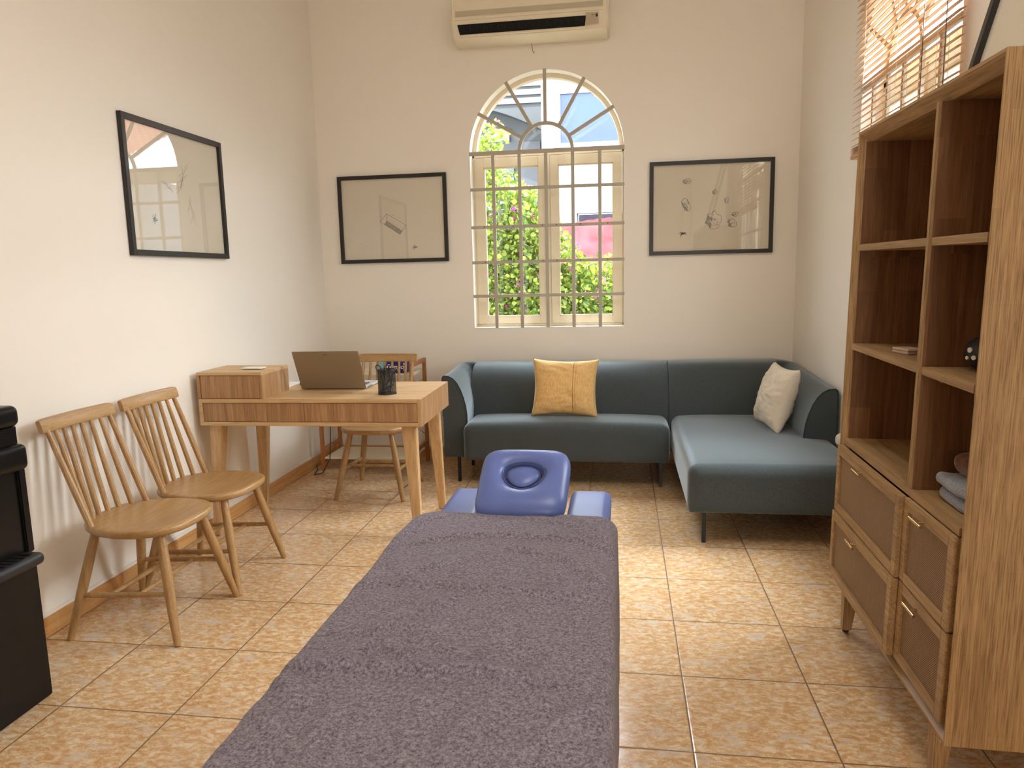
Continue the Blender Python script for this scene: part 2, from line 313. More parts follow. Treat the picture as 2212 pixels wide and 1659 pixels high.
def tube(bm, pts, rs, n=12, cap=True, mi=0):
    pts = [Vector(p) for p in pts]; rs = rs if isinstance(rs, (list, tuple)) else [rs]*len(pts); rings = []; prev = None
    for i, p in enumerate(pts):
        d = (pts[min(i+1, len(pts)-1)]-pts[max(i-1, 0)]).normalized()
        if prev is None: a = d.orthogonal().normalized()
        else: a = (prev-d*prev.dot(d)).normalized()
        prev = a; b = d.cross(a)
        rings.append([bm.verts.new(p+(a*math.cos(2*PI*k/n)+b*math.sin(2*PI*k/n))*rs[i]) for k in range(n)])
    for r0, r1 in zip(rings, rings[1:]):
        for k in range(n): bm.faces.new((r0[k], r0[(k+1) % n], r1[(k+1) % n], r1[k])).material_index = mi
    if cap: bm.faces.new(rings[0][::-1]).material_index = mi; bm.faces.new(rings[-1]).material_index = mi
def tb(*a, **k): bm = bmesh.new(); tube(bm, *a, **k); return bm
def lathe(bm, prof, n=32, c=(0, 0, 0)):
    rings = [[bm.verts.new((c[0]+r*math.cos(2*PI*k/n), c[1]+r*math.sin(2*PI*k/n), c[2]+z)) for k in range(n)] for r, z in prof]
    for r0, r1 in zip(rings, rings[1:]):
        for k in range(n): bm.faces.new((r0[k], r0[(k+1) % n], r1[(k+1) % n], r1[k]))
    bm.faces.new(rings[0][::-1]); bm.faces.new(rings[-1])
def prism(bm, poly, f, h0, h1, mi=0):
    """poly of (a,b); f(a,b,h)->xyz"""
    a = [bm.verts.new(f(x, y, h0)) for x, y in poly]; b = [bm.verts.new(f(x, y, h1)) for x, y in poly]; n = len(poly)
    fs = [bm.faces.new(a), bm.faces.new(b[::-1])]+[bm.faces.new((a[i], b[i], b[(i+1) % n], a[(i+1) % n])) for i in range(n)]
    for q in fs: q.material_index = mi
    return fs
def softbox(sx, sy, sz, r, n=14, fn=None):
    """rounded box centred on origin, half sizes sx sy sz; fn warps a point"""
    bm = bmesh.new(); cache = {}; h = (sx, sy, sz)
    def P(c):
        key = tuple(round(q*1000) for q in c)
        if key in cache: return cache[key]
        p = Vector([c[i]*h[i] for i in range(3)]); q = Vector([max(-h[i]+r, min(h[i]-r, p[i])) for i in range(3)]); d = p-q
        if d.length > 1e-9: p = q+d.normalized()*r*min(1, max(abs(d[i]) for i in range(3))/r)
        if fn: p = Vector(fn(p))
        cache[key] = bm.verts.new(p); return cache[key]
    def ts(i):
        k = r/h[i]; out = [-1+k*(1-math.cos(PI/2*a/5))*1.0 for a in range(0)]
        e = [-1+k*(a/4) for a in range(4)]; m = [-1+k+(2-2*k)*a/n for a in range(n+1)]; f = [1-k*(a/4) for a in range(4)][::-1]
        return e+m+f
    for ax in range(3):
        u, v = [i for i in range(3) if i != ax]; tu, tv = ts(u), ts(v)
        for s in (-1, 1):
            for i in range(len(tu)-1):
                for j in range(len(tv)-1):
                    q = []
                    for a, b in ((i, j), (i+1, j), (i+1, j+1), (i, j+1)):
                        c = [0, 0, 0]; c[ax] = s; c[u] = tu[a]; c[v] = tv[b]; q.append(P(c))
                    if len(set(q)) == 4:
                        try: bm.faces.new(q)
                        except ValueError: pass
    return bm
def gridmesh(nu, nv, f, wrapu=False):
    bm = bmesh.new(); g = [[bm.verts.new(f(i/nu, j/nv)) for j in range(nv+1)] for i in range(nu if wrapu else nu+1)]
    for i in range(nu):
        for j in range(nv): bm.faces.new((g[i][j], g[(i+1) % len(g)][j], g[(i+1) % len(g)][j+1], g[i][j+1]))
    return bm, g
def ident(a, b, h): return (a, b, h)
def struct(name, bm, m, parent=None, smooth=False):
    o = link(name, bm, m, parent, smooth)
    if parent is None: o['kind'] = 'structure'
    return o
def sst(a, b, x): t = max(0, min(1, (x-a)/(b-a))); return t*t*(3-2*t)

# ------------------------------------------------------------------ room shell
struct('floor', bx(XL-.2, XR+.2, YR-.2, YB+.2, -.1, 0), M_floor)
struct('ceiling', bx(XL-.2, XR+.2, YR-.2, YB+.2, ZC, ZC+.12), M_ceil)
struct('wall_left', bx(XL-.2, XL, YR-.2, YB+.2, 0, ZC), M_wall)
struct('wall_rear', bx(XL, XR, YR-.2, YR, 0, ZC), M_wall)
WR, WZ0, WZS = .5425, .976, 2.21           # window half width, sill, springing line
def arch_wall(name, a0, a1, wc, f, m):
    """wall from a0..a1 with an arched opening centred on wc; f(a, z, d) -> xyz, d in 0 (room face)..1 (outside)"""
    bm = bmesh.new(); n = 40
    arch = [(wc+WR*math.cos(PI*k/n), WZS+WR*math.sin(PI*k/n)) for k in range(n+1)]           # right to left
    hole = [(wc-WR, WZ0), (wc+WR, WZ0)]+arch
    for d in (0, 1):
        def q(*ps): bm.faces.new([bm.verts.new(f(*p, d)) for p in ps])
        q((a0, 0), (wc-WR, 0), (wc-WR, ZC), (a0, ZC)); q((wc+WR, 0), (a1, 0), (a1, ZC), (wc+WR, ZC))
        q((wc-WR, 0), (wc+WR, 0), (wc+WR, WZ0), (wc-WR, WZ0))
        for p0, p1 in zip(arch, arch[1:]): q(p0, (p0[0], ZC), (p1[0], ZC), p1)
    for p0, p1 in zip(hole, hole[1:]+hole[:1]): bm.faces.new([bm.verts.new(f(*p0, 0)), bm.verts.new(f(*p1, 0)), bm.verts.new(f(*p1, 1)), bm.verts.new(f(*p0, 1))])
    bmesh.ops.remove_doubles(bm, verts=bm.verts, dist=1e-5)
    return struct(name, bm, m)
arch_wall('wall_back', XL, XR, -.525, lambda a, z, d: (a, YB+.2*d, z), M_wall)
arch_wall('wall_right', YR-.2, YB+.2, 3.44, lambda a, z, d: (XR+.2*d, a, z), M_wall)
def skirting(name, x0, x1, y0, y1, mm):
    o = struct(name, bx(x0, x1, y0, y1, 0, .078, bev=.002), mm); return o
skirting('baseboard_left', XL, XL+.012, YR, YB, M_sky); skirting('baseboard_back', XL+.012, XR-.012, YB-.012, YB, M_skx)
skirting('baseboard_right', XR-.012, XR, YR, YB, M_sky)
struct('trim_1', bx(XL, XL+.009, YR, YB, .078, .094, bev=.003), M_wall); struct('trim_2', bx(XL+.009, XR-.009, YB-.009, YB, .078, .094, bev=.003), M_wall)

def build_window(name, loc, rz):
    root = bpy.data.objects.new(name, None); COL.objects.link(root); root.location = loc; root.rotation_euler = (0, 0, rz); root['kind'] = 'structure'
    # local: x across, y outward, z up from floor
    f = lambda a, b, h: (a, h, b)
    n = 40
    def ring(r0, r1, h0, h1, mmat, nm, par):
        bm = bmesh.new(); A = [[], [], [], []]
        for k in range(n+1):
            t = PI*k/n
            for q, (r, h) in enumerate(((r0, h0), (r1, h0), (r1, h1), (r0, h1))): A[q].append(bm.verts.new((r*math.cos(t), h, WZS+r*math.sin(t))))
        for q in range(4):
            for k in range(n): bm.faces.new((A[q][k], A[q][k+1], A[(q+1) % 4][k+1], A[(q+1) % 4][k]))
        bm.faces.new([A[q][0] for q in range(4)]); bm.faces.new([A[q][n] for q in range(4)])
        return link(nm, bm, mmat, par)
    # fixed frame
    bm = bmesh.new()
    box(bm, -WR, -WR+.012, .10, .16, WZ0+.012, WZS); box(bm, WR-.012, WR, .10, .16, WZ0+.012, WZS); box(bm, -WR, WR, .10, .16, WZS-.012, WZS+.03)
    box(bm, -WR, WR, .10, .16, WZ0, WZ0+.018); box(bm, -.018, .018, .105, .16, WZ0, WZS)
    fr = link('frame', bm, M_cream, root, smooth=False)
    ring(WR-.03, WR, .10, .16, M_cream, 'arch_frame', root)
    # arch pane
    bm = bmesh.new(); vs = [bm.verts.new(((WR-.03)*math.cos(PI*k/n), .13, WZS+.03*0+(WR-.03)*math.sin(PI*k/n))) for k in range(n+1)]; bm.faces.new(vs); link('arch_pane', bm, M_glass, root, smooth=False)
    for s in (-1, 1):
        x0, x1 = (-WR+.013, -.02) if s < 0 else (.02, WR-.013)
        gx0, gx1 = (x0+.068, x1-.045) if s < 0 else (x0+.058, x1-.062)
        z0, z1, gz0, gz1 = WZ0+.02, WZS-.015, WZ0+.075, WZS-.085
        bm = bmesh.new()
        box(bm, x0, gx0, .095, .14, z0, z1, bev=.002); box(bm, gx1, x1, .095, .14, z0, z1, bev=.002); box(bm, gx0, gx1, .095, .14, z0, gz0, bev=.002); box(bm, gx0, gx1, .095, .14, gz1, z1, bev=.002)
        for a in ((gx0, gx0+.006, gz0, gz1), (gx1-.006, gx1, gz0, gz1), (gx0, gx1, gz0, gz0+.006), (gx0, gx1, gz1-.006, gz1)): box(bm, a[0], a[1], .102, .13, a[2], a[3])
        c = link('casement', bm, M_cream, root, smooth=False)
        link('pane', bx(gx0, gx1, .119, .123, gz0, gz1), M_glass, c, smooth=False)
    # iron grille
    bm = bmesh.new(); hb = .0118; y0, y1 = -.002, .012; ri = .187
    for x in (-.376, -.188, 0, .188, .376):
        top = WZS+(WR+.006 if x == 0 else 0); box(bm, x-hb, x+hb, y0, y1, WZ0-.004, WZS)
    for z in (1.205, 1.447, 1.697, 1.962, WZS): box(bm, -WR-.004, WR+.004, y0-.002, y1-.002, z-hb*(1.15 if z == WZS else .9), z+hb*(1.15 if z == WZS else .9))
    for k in range(1, 6):
        t = PI*k/6; d = (math.cos(t), math.sin(t)); p = (-d[1]*hb, d[0]*hb)
        prism(bm, [(ri*d[0]+p[0], WZS+ri*d[1]+p[1]), ((WR+.005)*d[0]+p[0], WZS+(WR+.005)*d[1]+p[1]), ((WR+.005)*d[0]-p[0], WZS+(WR+.005)*d[1]-p[1]), (ri*d[0]-p[0], WZS+ri*d[1]-p[1])], f, y0, y1)
    gr = link('grille', bm, M_grille, root, smooth=False)
    ring(ri-hb, ri+hb, y0-.001, y1+.001, M_grille, 'grille_arch', root)
    bm = bmesh.new()
    for z in (1.447, 1.697):
        for x in (-.45, -.24, -.03, .07, .24, .43): tube(bm, [(x, y0-.004, z+.002), (x, y0, z+.002)], .004, 8)
    link('screw', bm, M_dark, root)['kind'] = 'stuff'
    return root
build_window('window_1', (-.525, YB, 0), 0)
build_window('window_2', (XR, 3.44, 0), -PI/2)

# ------------------------------------------------------------------ wooden venetian blind on the right window
bl = thing('venetian_blind', 'half raised brown wooden venetian blind hanging over the right wall window', 'blind', (1.131, 3.35, 1.87))
hw = .552; zs = [.068+.0292*k for k in range(34)]
def slat(z, tilt):
    bm = bmesh.new(); c, s = math.cos(tilt), math.sin(tilt); w_ = .0182; n = 4
    prof = []
    for k in range(n+1): u = -w_+2*w_*k/n; prof.append((u, .0025*(1-(u/w_)**2)+.0013))
    for k in range(n, -1, -1): u = -w_+2*w_*k/n; prof.append((u, .0025*(1-(u/w_)**2)-.0013))
    prism(bm, [(a*c-b*s, a*s+b*c) for a, b in prof], lambda a, b, h: (a, h, b+z), -hw, hw); return bm
for z in zs: link('slat', slat(z, math.radians(24)), M_blind, bl)
for k in range(5): link('slat', slat(.026+.0066*k, math.radians(4)), M_blind, bl)
link('bottom_rail', bx(-.020, .020, -hw, hw, 0, .022, bev=.004), M_blind, bl)
link('head_rail', bx(-.03, .03, -hw, hw, 1.06, 1.10, bev=.003), M_blind, bl)
for y in (-.42, -.02, .40):
    bm = bmesh.new()
    for x in (-.0195, .0195): tube(bm, [(x, y, .02), (x, y, 1.07)], .0009, 5)
    for z in zs: tube(bm, [(-.0195, y+.004, z-.010), (.0195, y+.004, z+.006)], .0007, 4)
    link('ladder_cord', bm, simple('pale_cord', (.7, .62, .5), .8), bl)
link('lift_cord', tb([(-.025, -.30, .0), (-.025, -.30, 1.07)], .0014, 6), M_cable, bl)
link('lift_cord', tb([(-.025, -.50, .1), (-.025, -.50, 1.07)], .0014, 6), M_cable, bl)
link('mounting_bracket', bx(.03, .045, -.5, -.46, 1.06, 1.10), M_white, bl)
link('mounting_bracket', bx(.03, .045, .46, .5, 1.06, 1.10), M_white, bl)

# ------------------------------------------------------------------ pictures
def strokes(bm, pts, wd=.0012, closed=False, z=0):
    """ink line in picture plane (u right, v up) -> verts (u, z, v)"""
    pts = [Vector(p) for p in pts]
    if closed: pts.append(pts[0])
    for a, b in zip(pts, pts[1:]):
        d = b-a
        if d.length < 1e-6: continue
        nrm = Vector((-d.y, d.x)).normalized()*wd/2
        bm.faces.new([bm.verts.new((p.x, z, p.y)) for p in (a-nrm, b-nrm, b+nrm, a+nrm)])
def rock(bl_, bh, cx, cy, rx, ry, seed, rot=0):
    rnd = random.Random(seed); n = 13; P = []
    for k in range(n):
        t = 2*PI*k/n; r = rnd.uniform(.72, 1.12); x, y = rx*r*math.cos(t), ry*r*math.sin(t); P.append((cx+x*math.cos(rot)-y*math.sin(rot), cy+x*math.sin(rot)+y*math.cos(rot)))
    strokes(bl_, P, .0022, True, -.0006)
    bh.faces.new([bh.verts.new((p[0], -.0002, p[1])) for p in [P[k] for k in (0, 1)]+[(cx, cy)]]) if False else None
    for _ in range(int(6+rx*220)):
        a = rnd.uniform(0, 2*PI); r = rnd.uniform(0, .75); p = Vector((cx+rx*r*math.cos(a), cy+ry*r*math.sin(a))); q = [p]
        for _ in range(3): p = p+Vector((rnd.uniform(-1, 1)*rx*.3, rnd.uniform(-1, 1)*ry*.3)); q.append(p)
        strokes(bl_, q, .0013, False, -.0005)
    for q0 in range(n//2-1, n//2+3):
        a, b = P[q0 % n], P[(q0+1) % n]; bh.faces.new([bh.verts.new((p[0], -.0003, p[1])) for p in (a, b, ((b[0]+cx)/2, (b[1]+cy)/2), ((a[0]+cx)/2, (a[1]+cy)/2))])
def burst(b, cx, cy, r, seed, nn=14):
    rnd = random.Random(seed)
    for k in range(nn):
        t = rnd.uniform(0, 2*PI); rr = r*rnd.uniform(.4, 1); strokes(b, [(cx+rnd.uniform(-.2, .2)*r, cy+rnd.uniform(-.2, .2)*r), (cx+rr*math.cos(t), cy+rr*.8*math.sin(t))], .0022)
def picture(label, loc, rot, W_, H_, draw):
    root = thing('framed_drawing', label, 'picture', loc, rot=rot)
    bm = bmesh.new(); fwd = .0265
    for a in ((-W_/2, -W_/2+fwd, -H_/2, H_/2), (W_/2-fwd, W_/2, -H_/2, H_/2)): box(bm, a[0], a[1], -.022, -.001, a[2], a[3], bev=.0012)
    for a in ((-W_/2+fwd, W_/2-fwd, -H_/2, -H_/2+fwd), (-W_/2+fwd, W_/2-fwd, H_/2-fwd, H_/2)): box(bm, a[0], a[1], -.0218, -.001, a[2], a[3])
    link('frame', bm, M_frame, root, smooth=False)
    link('paper', bx(-W_/2+.01, W_/2-.01, -.007, -.003, -H_/2+.01, H_/2-.01), M_paper, root, smooth=False)
    bi, bh = bmesh.new(), bmesh.new(); draw(bi, bh)
    for b in (bi, bh):
        for v in b.verts: v.co.y -= .0073
    link('ink_drawing', bi, M_ink, root, smooth=False, recalc=False)
    if len(bh.verts): link('shaded_area', bh, M_hatch, root, smooth=False, recalc=False)
    link('glass', bx(-W_/2+.012, W_/2-.012, -.0125, -.0105, -H_/2+.012, H_/2-.012), M_pglass, root, smooth=False)
    return root
def d_twigs(bi, bh):   # sprigs
    rnd = random.Random(3)
    for cx, cy, L, a0 in ((.02, .03, .11, 1.2), (-.05, .0, .07, 2.4), (.05, .12, .1, 4.2), (.09, .0, .12, -1.4)):
        p = Vector((cx, cy)); q = [p.copy()]
        for k in range(6): p = p+Vector((math.cos(a0+rnd.uniform(-.3, .3)), math.sin(a0+rnd.uniform(-.3, .3))))*L/6; q.append(p.copy())
        strokes(bi, q, .002)
        for s in q[1:]: 
            t = a0+rnd.choice((-1, 1))*rnd.uniform(.4, .8); strokes(bi, [s, s+Vector((math.cos(t), math.sin(t)))*L*.45], .0012)
    burst(bi, -.215, -.14, .032, 5, 18)
def d_box(bi, bh):
    Q = lambda a, b: (-.405+(a-70)/1790*.82, .315-(b-140)/1425*.63)
    A, B, C, D, E_, F_, G = Q(735, 885), Q(855, 765), Q(1165, 960), Q(1060, 1105), Q(850, 880), Q(1100, 1050), Q(810, 930)
    strokes(bi, [A, B, C, D, A], .0022); strokes(bi, [B, E_, G], .0022); strokes(bi, [E_, F_], .0026); strokes(bi, [G, D], .003)
    bh.faces.new([bh.verts.new((p[0], -.0002, p[1])) for p in (G, E_, F_, D)])
    for k in range(26): t = k/25; p = Vector(G).lerp(Vector(D), t); q = Vector(E_).lerp(Vector(F_), t); strokes(bi, [p, q], .0011, z=-.0004)
    for k in range(12): t = (k+.5)/12; p = Vector(E_).lerp(Vector(F_), t); q = Vector(B).lerp(Vector(C), t); strokes(bi, [p.lerp(q, .1), p.lerp(q, .5)], .0006)
    burst(bi, *Q(1295, 1320), .027, 9, 20)
    for a, b in ((945, 785), (1155, 1010), (930, 1118), (745, 797), (400, 1240), (480, 1280)): p = Q(a, b); strokes(bi, [p, (p[0]+.008, p[1]-.004)], .002)
def d_rocks(bi, bh):
    Q = lambda a, b: (-.41+(a-155)/1780*.82, .315-(b-180)/1330*.63)
    for k, (a, b, rx, ry, rot) in enumerate(((695, 465, .027, .019, 0), (690, 800, .025, .055, .45), (1100, 628, .017, .017, 0), (1268, 755, .015, .022, 0), (1085, 1030, .055, .06, 0), (1395, 955, .022, .015, 0), (1355, 1075, .030, .030, 0))):
        rock(bi, bh, *Q(a, b), rx, ry, 20+k, rot)
    burst(bi, *Q(630, 1210), .034, 12, 20)
def d_left(bi, bh):
    for k, (a, b, rx, ry) in enumerate(((-.24, .02, .04, .05), (.05, .1, .05, .05), (.1, -.15, .04, .03))): rock(bi, bh, a, b, rx, ry, 50+k)
picture('black framed pencil drawing of twigs with window reflection on left wall', (XL, 3.474, 1.793), (0, 0, PI/2), .826, .63, d_twigs)
picture('black framed drawing of a small open box, between left corner and arched window', (-1.652, YB, 1.778), (0, 0, 0), .818, .628, d_box)
picture('black framed drawing of scattered rocks, between arched window and right corner', (.606, YB, 1.781), (0, 0, 0), .826, .63, d_rocks)

# ------------------------------------------------------------------ air conditioner
ac = thing('air_conditioner', 'cream wall mounted split air conditioner above the arched window', 'air conditioner', (-.607, YB, 2.915))
L2 = .525
prof = [(0, .0), (-.09, .0), (-.150, .030), (-.198, .12), (-.200, .28), (-.17, .30), (0, .30)]
bm = bmesh.new(); fs = prism(bm, prof, lambda a, b, h: (h, a, b), -L2, L2); bmesh.ops.bevel(bm, geom=[e for e in bm.edges if abs(abs(e.verts[0].co.x)-L2) < 1e-5 and abs(e.verts[0].co.x-e.verts[1].co.x) < 1e-5], offset=.012, segments=3, affect='EDGES')
link('body', bm, M_acw, ac)
sl = (Vector((0, -.150, .030)), Vector((0, -.198, .12)))
def on_slope(x, t, out): p = sl[0].lerp(sl[1], t); n_ = Vector((0, -.88, -.47)); return (x, p.y+n_.y*out, p.z+n_.z*out)
bm = bmesh.new(); bm.faces.new([bm.verts.new(on_slope(*q)) for q in ((-.47, .22, .006), (.37, .22, .006), (.38, .83, .006), (-.48, .83, .006))]); bmesh.ops.solidify(bm, geom=bm.faces[:], thickness=-.003)
link('air_outlet', bm, M_dark, ac, smooth=False)
link('louvre', tb([(-.465, -.176, .035), (.37, -.176, .035)], .0075, 8), M_acw, ac)
for k in range(18):
    x = -.44+.047*k; bm = bmesh.new(); box(bm, x, x+.0015, -.192, -.182, .062, .10); link('vane', bm, M_blackm, ac, smooth=False)
bm = bmesh.new(); bm.faces.new([bm.verts.new(on_slope(*q)) for q in ((.378, .28, .0095), (.46, .28, .0095), (.46, 1.0, .0095), (.378, 1.0, .0095))]); bmesh.ops.solidify(bm, geom=bm.faces[:], thickness=-.003)
link('display_panel', bm, M_acw, ac, smooth=False)
bm = bmesh.new(); bm.faces.new([bm.verts.new(on_slope(*q)) for q in ((.442, .72, .0105), (.456, .72, .0105), (.456, .9, .0105), (.442, .9, .0105))])
for a in (.42, .43):
    bm.faces.new([bm.verts.new(on_slope(*q)) for q in ((a, .82, .0105), (a+.004, .82, .0105), (a+.004, .87, .0105), (a, .87, .0105))])
link('indicator', bm, M_blackm, ac, smooth=False)
bm = bmesh.new(); box(bm, -.505, .505, -.2045, -.1995, .128, .142); link('front_panel_lip', bm, M_acw, ac, smooth=False)
bm = bmesh.new(); box(bm, -.49, .49, -.2012, -.1995, .152, .185); link('groove_shade_strip', bm, simple('shaded_groove_plastic', (.5, .44, .33), .6), ac, smooth=False)  # flat raised strip, the groove's shade is put into its darker plastic colour
link('hanging_wire', tb([(.0, -.03, .002), (.004, -.03, -.025), (.008, -.03, -.055), (.016, -.03, -.063), (.018, -.03, -.05)], .0016, 6), M_cable, ac)

# ------------------------------------------------------------------ chairs
def stick(p0, p1, r0, r1, rm=None, n=12):
    p0, p1 = Vector(p0), Vector(p1); k = 8; rm = rm or (r0+r1)/2
    pts = [p0.lerp(p1, i/k) for i in range(k+1)]; rs = [(r0*(1-t)+r1*t)+(rm-(r0+r1)/2)*math.sin(PI*t) for t in [i/k for i in range(k+1)]]
    return tb(pts, rs, n)
def make_chair(label, loc, rz):
    c = thing('spindle_back_chair', label, 'chair', loc, rz, 'matching wooden spindle back chairs')
    n = 48; zt = .44
    def outl(t, s):
        x, y = math.cos(t), math.sin(t); x = math.copysign(abs(x)**.78, x); y = math.copysign(abs(y)**.72, y)
        hx = .220; hy = .2175*(1 if x > 0 else 1-.16*abs(x)); return (x*hx*s, y*hy*s)
    bm = bmesh.new(); rings = []
    for s, z in ((.0, zt-.010), (.35, zt-.009), (.62, zt-.006), (.84, zt-.001), (.955, zt), (.985, zt-.003), (1, zt-.010), (.99, zt-.022), (.95, zt-.031), (.5, zt-.032), (0, zt-.032)):
        if s == 0: rings.append([bm.verts.new((0, 0, z))]*n)
        else: rings.append([bm.verts.new((*outl(2*PI*k/n, s), z)) for k in range(n)])
    for r0, r1 in zip(rings, rings[1:]):
        for k in range(n):
            q = []; [q.append(v) for v in (r0[k], r0[(k+1) % n], r1[(k+1) % n], r1[k]) if v not in q]; bm.faces.new(q)
    link('seat', bm, M_chair_x, c, angle=1.0)
    for sx_, sy_, fx in ((1, 1, .222), (1, -1, .222), (-1, 1, -.225), (-1, -1, -.225)):
        link('leg', stick((.135*sx_, .130*sy_, zt-.028), (fx, .215*sy_, .001), .0165, .0125, .019), M_chair_z, c)
    def lp(sx_, sy_, z): t = (zt-.028-z)/(zt-.028); fx = .222 if sx_ > 0 else -.225; return Vector((.135*sx_+(fx-.135*sx_)*t, (.130+.085*t)*sy_, z))
    for s in (-1, 1):
        a, b = lp(-1, s, .168), lp(1, s, .185); link('stretcher', stick(a, b, .0085, .0085, .0115, 10), M_chair_z, c)
    for q in (.34, .66):
        a, b = lp(-1, -1, .168).lerp(lp(1, -1, .185), q), lp(-1, 1, .168).lerp(lp(1, 1, .185), q); link('stretcher', stick(a, b, .0075, .0075, .010, 10), M_chair_z, c)
    ys = (.165, .122, .075, .026); xs = (-.122, -.160, -.186, -.198); yt = (.168, .121, .073, .0245)
    for s in (-1, 1):
        for k in range(4):
            link('spindle', stick((xs[k], ys[k]*s, zt-.012), (-.262-.016*(1-(yt[k]/.17)**2), yt[k]*s, .812), .0105 if k else .0125, .0078 if k else .0095, .010 if k else .0125, 10), M_chair_z, c)
    # curved crest rail with shallow scooped front
    def R(u, v):
        y = -.198+.396*u; cx = -.266-.017*(1-(y/.198)**2); endk = sst(0, .03, u)*sst(0, .03, 1-u)
        a = 2*PI*v; px = math.copysign(abs(math.cos(a))**.45, math.cos(a)); pz = math.copysign(abs(math.sin(a))**.45, math.sin(a))
        th = .0125; dip = .005*math.exp(-((y)/.11)**2) if (px > 0 and pz > 0) else 0
        lean = -.25
        zz = .829+pz*.0265*(.88+.12*endk); return (cx+px*(th-dip)*(.8+.2*endk)+lean*(zz-.829), y, zz)
    bm = bmesh.new(); nu, nv = 24, 28; g = [[bm.verts.new(R(i/nu, j/nv)) for j in range(nv)] for i in range(nu+1)]
    for i in range(nu):
        for j in range(nv): bm.faces.new((g[i][j], g[i+1][j], g[i+1][(j+1) % nv], g[i][(j+1) % nv]))
    bm.faces.new(g[0][::-1]); bm.faces.new(g[nu])
    link('crest_rail', bm, M_chair_rail, c, angle=1.0)
    return c
make_chair('pale wooden spindle back chair against left wall, nearest the black dispenser', (-1.868, 2.552, 0), 0)
make_chair('pale wooden spindle back chair against left wall, between desk and the nearer chair', (-1.862, 2.992, 0), 0)
make_chair('wooden spindle back chair tucked behind the desk, facing the laptop', (-1.530, 4.352, 0), -PI/2)

# ------------------------------------------------------------------ desk
dk = thing('writing_desk', 'oak writing desk with raised drawer box at its left end and splayed legs', 'desk', (-1.585, 3.755, 0), math.radians(.7))
DX, DY = .592, .308       # half length, half depth
zt, zb = .75, .61; th = .02
bm = bmesh.new(); box(bm, -DX, DX, -DY, DY, zt-th, zt, bev=.0015); link('desktop', bm, M_oak_x, dk, smooth=False)
bm = bmesh.new(); box(bm, -DX, DX, -DY, DY, zb, zb+th, bev=.0015); box(bm, DX-.012, DX-.001, -DY+.0, DY, zb+th, zt-th); box(bm, -DX+.001, -DX+.02, -DY, DY, zb+th, zt-th)
box(bm, -DX+.02, DX-.012, DY-.018, DY-.004, zb+th, zt-th); link('carcass', bm, M_oak_x, dk, smooth=False)
bm = bmesh.new(); box(bm, DX-.0005, DX+.0015, -DY+.004, DY, zb, zt-.002); link('end_panel', bm, wood('desk_end_veneer', PAN, 'z', streak=20, bstr=.15), dk, smooth=False)
bm = bmesh.new(); box(bm, DX-.016, DX-.002, -DY-.0004, -DY+.012, zb+.001, zt-.001); link('corner_post', bm, M_oak_z, dk, smooth=False)
for a, b in ((-DX+.022, -.020), (-.019, DX-.018)):
    bm = bmesh.new(); box(bm, a, b, -DY+.006, -DY+.30, zb+th+.002, zt-th-.002, bev=.001); link('drawer', bm, M_panel, dk, smooth=False)
rx1 = -.235
RB = .004
r0, r1_ = zt+.0005, .889
bm = bmesh.new(); box(bm, -DX, rx1, -DY, RB, r1_-.016, r1_, bev=.001); rbx = link('raised_box', bm, M_oak_x, dk, smooth=False)
bm = bmesh.new(); box(bm, -DX, -DX+.016, -DY, RB, r0, r1_-.016); box(bm, rx1-.014, rx1, -DY, RB, r0, r1_-.016); box(bm, -DX+.016, rx1-.014, RB-.012, RB, r0, r1_-.016); link('box_side', bm, bpy.data.materials['desk_end_veneer'], rbx, smooth=False)
link('drawer', bx(-DX+.018, rx1-.016, -DY+.005, RB-.02, r0+.002, r1_-.018, bev=.001), M_panel, dk, smooth=False)
for sx_, sy_ in ((-1, -1), (-1, 1), (1, -1), (1, 1)):
    bm = bmesh.new()
    top = ((.515 if sx_ > 0 else -.525), .245*sy_, zb-.001); bot = ((.545 if sx_ > 0 else -.565), .268*sy_, .001)
    frustum(bm, top, (.036, .030), (bot[0]-.0*sx_, bot[1], .001), (.019, .017), bev=.004)
    link('leg', bm, M_oak_z, dk, smooth=True)

# things on the desk
def at_desk(x, y): return dk.matrix_basis @ Vector((x, y, 0))
lp = thing('laptop', 'open silver laptop standing on the oak desk with its lid towards the viewer', 'laptop', (-1.565, 3.762, .7505), math.radians(1.5))
bm = bmesh.new(); box(bm, -.183, .183, .009, .245, .004, .017, bev=.003); base = link('base', bm, M_laptops, lp)
bm = bmesh.new()
for k in range(4): box(bm, .1825, .1836, .03+.022*k, .045+.022*k, .0075, .013)
link('port', bm, M_dark, base, smooth=False)
bm = bmesh.new()
for i in range(14):
    for j in range(5): box(bm, -.165+.0235*i, -.145+.0235*i, .05+.021*j, .068+.021*j, .017, .0185)
link('keyboard', bm, M_keys, base, smooth=False)
bm = bmesh.new(); box(bm, -.05, .05, .17, .235, .0168, .0176); link('touchpad', bm, M_laptop, base, smooth=False)
for y in (.02, .22): link('rubber_foot', bx(-.16, .16, y-.006, y+.006, 0, .004), M_blackm, lp, smooth=False)
a = math.radians(26); ld = bpy.data.objects.new('lid', None)
bm = box_bm = bx(-.184, .184, -.0035, .0035, 0, .24, bev=.003); lid = link('lid', bm, M_laptop, lp); lid.location = (0, .004, .005); lid.rotation_euler = (a, 0, 0)
bm = bx(-.176, .176, .0034, .0042, .012, .232); link('screen', bm, M_dark, lid, smooth=False)
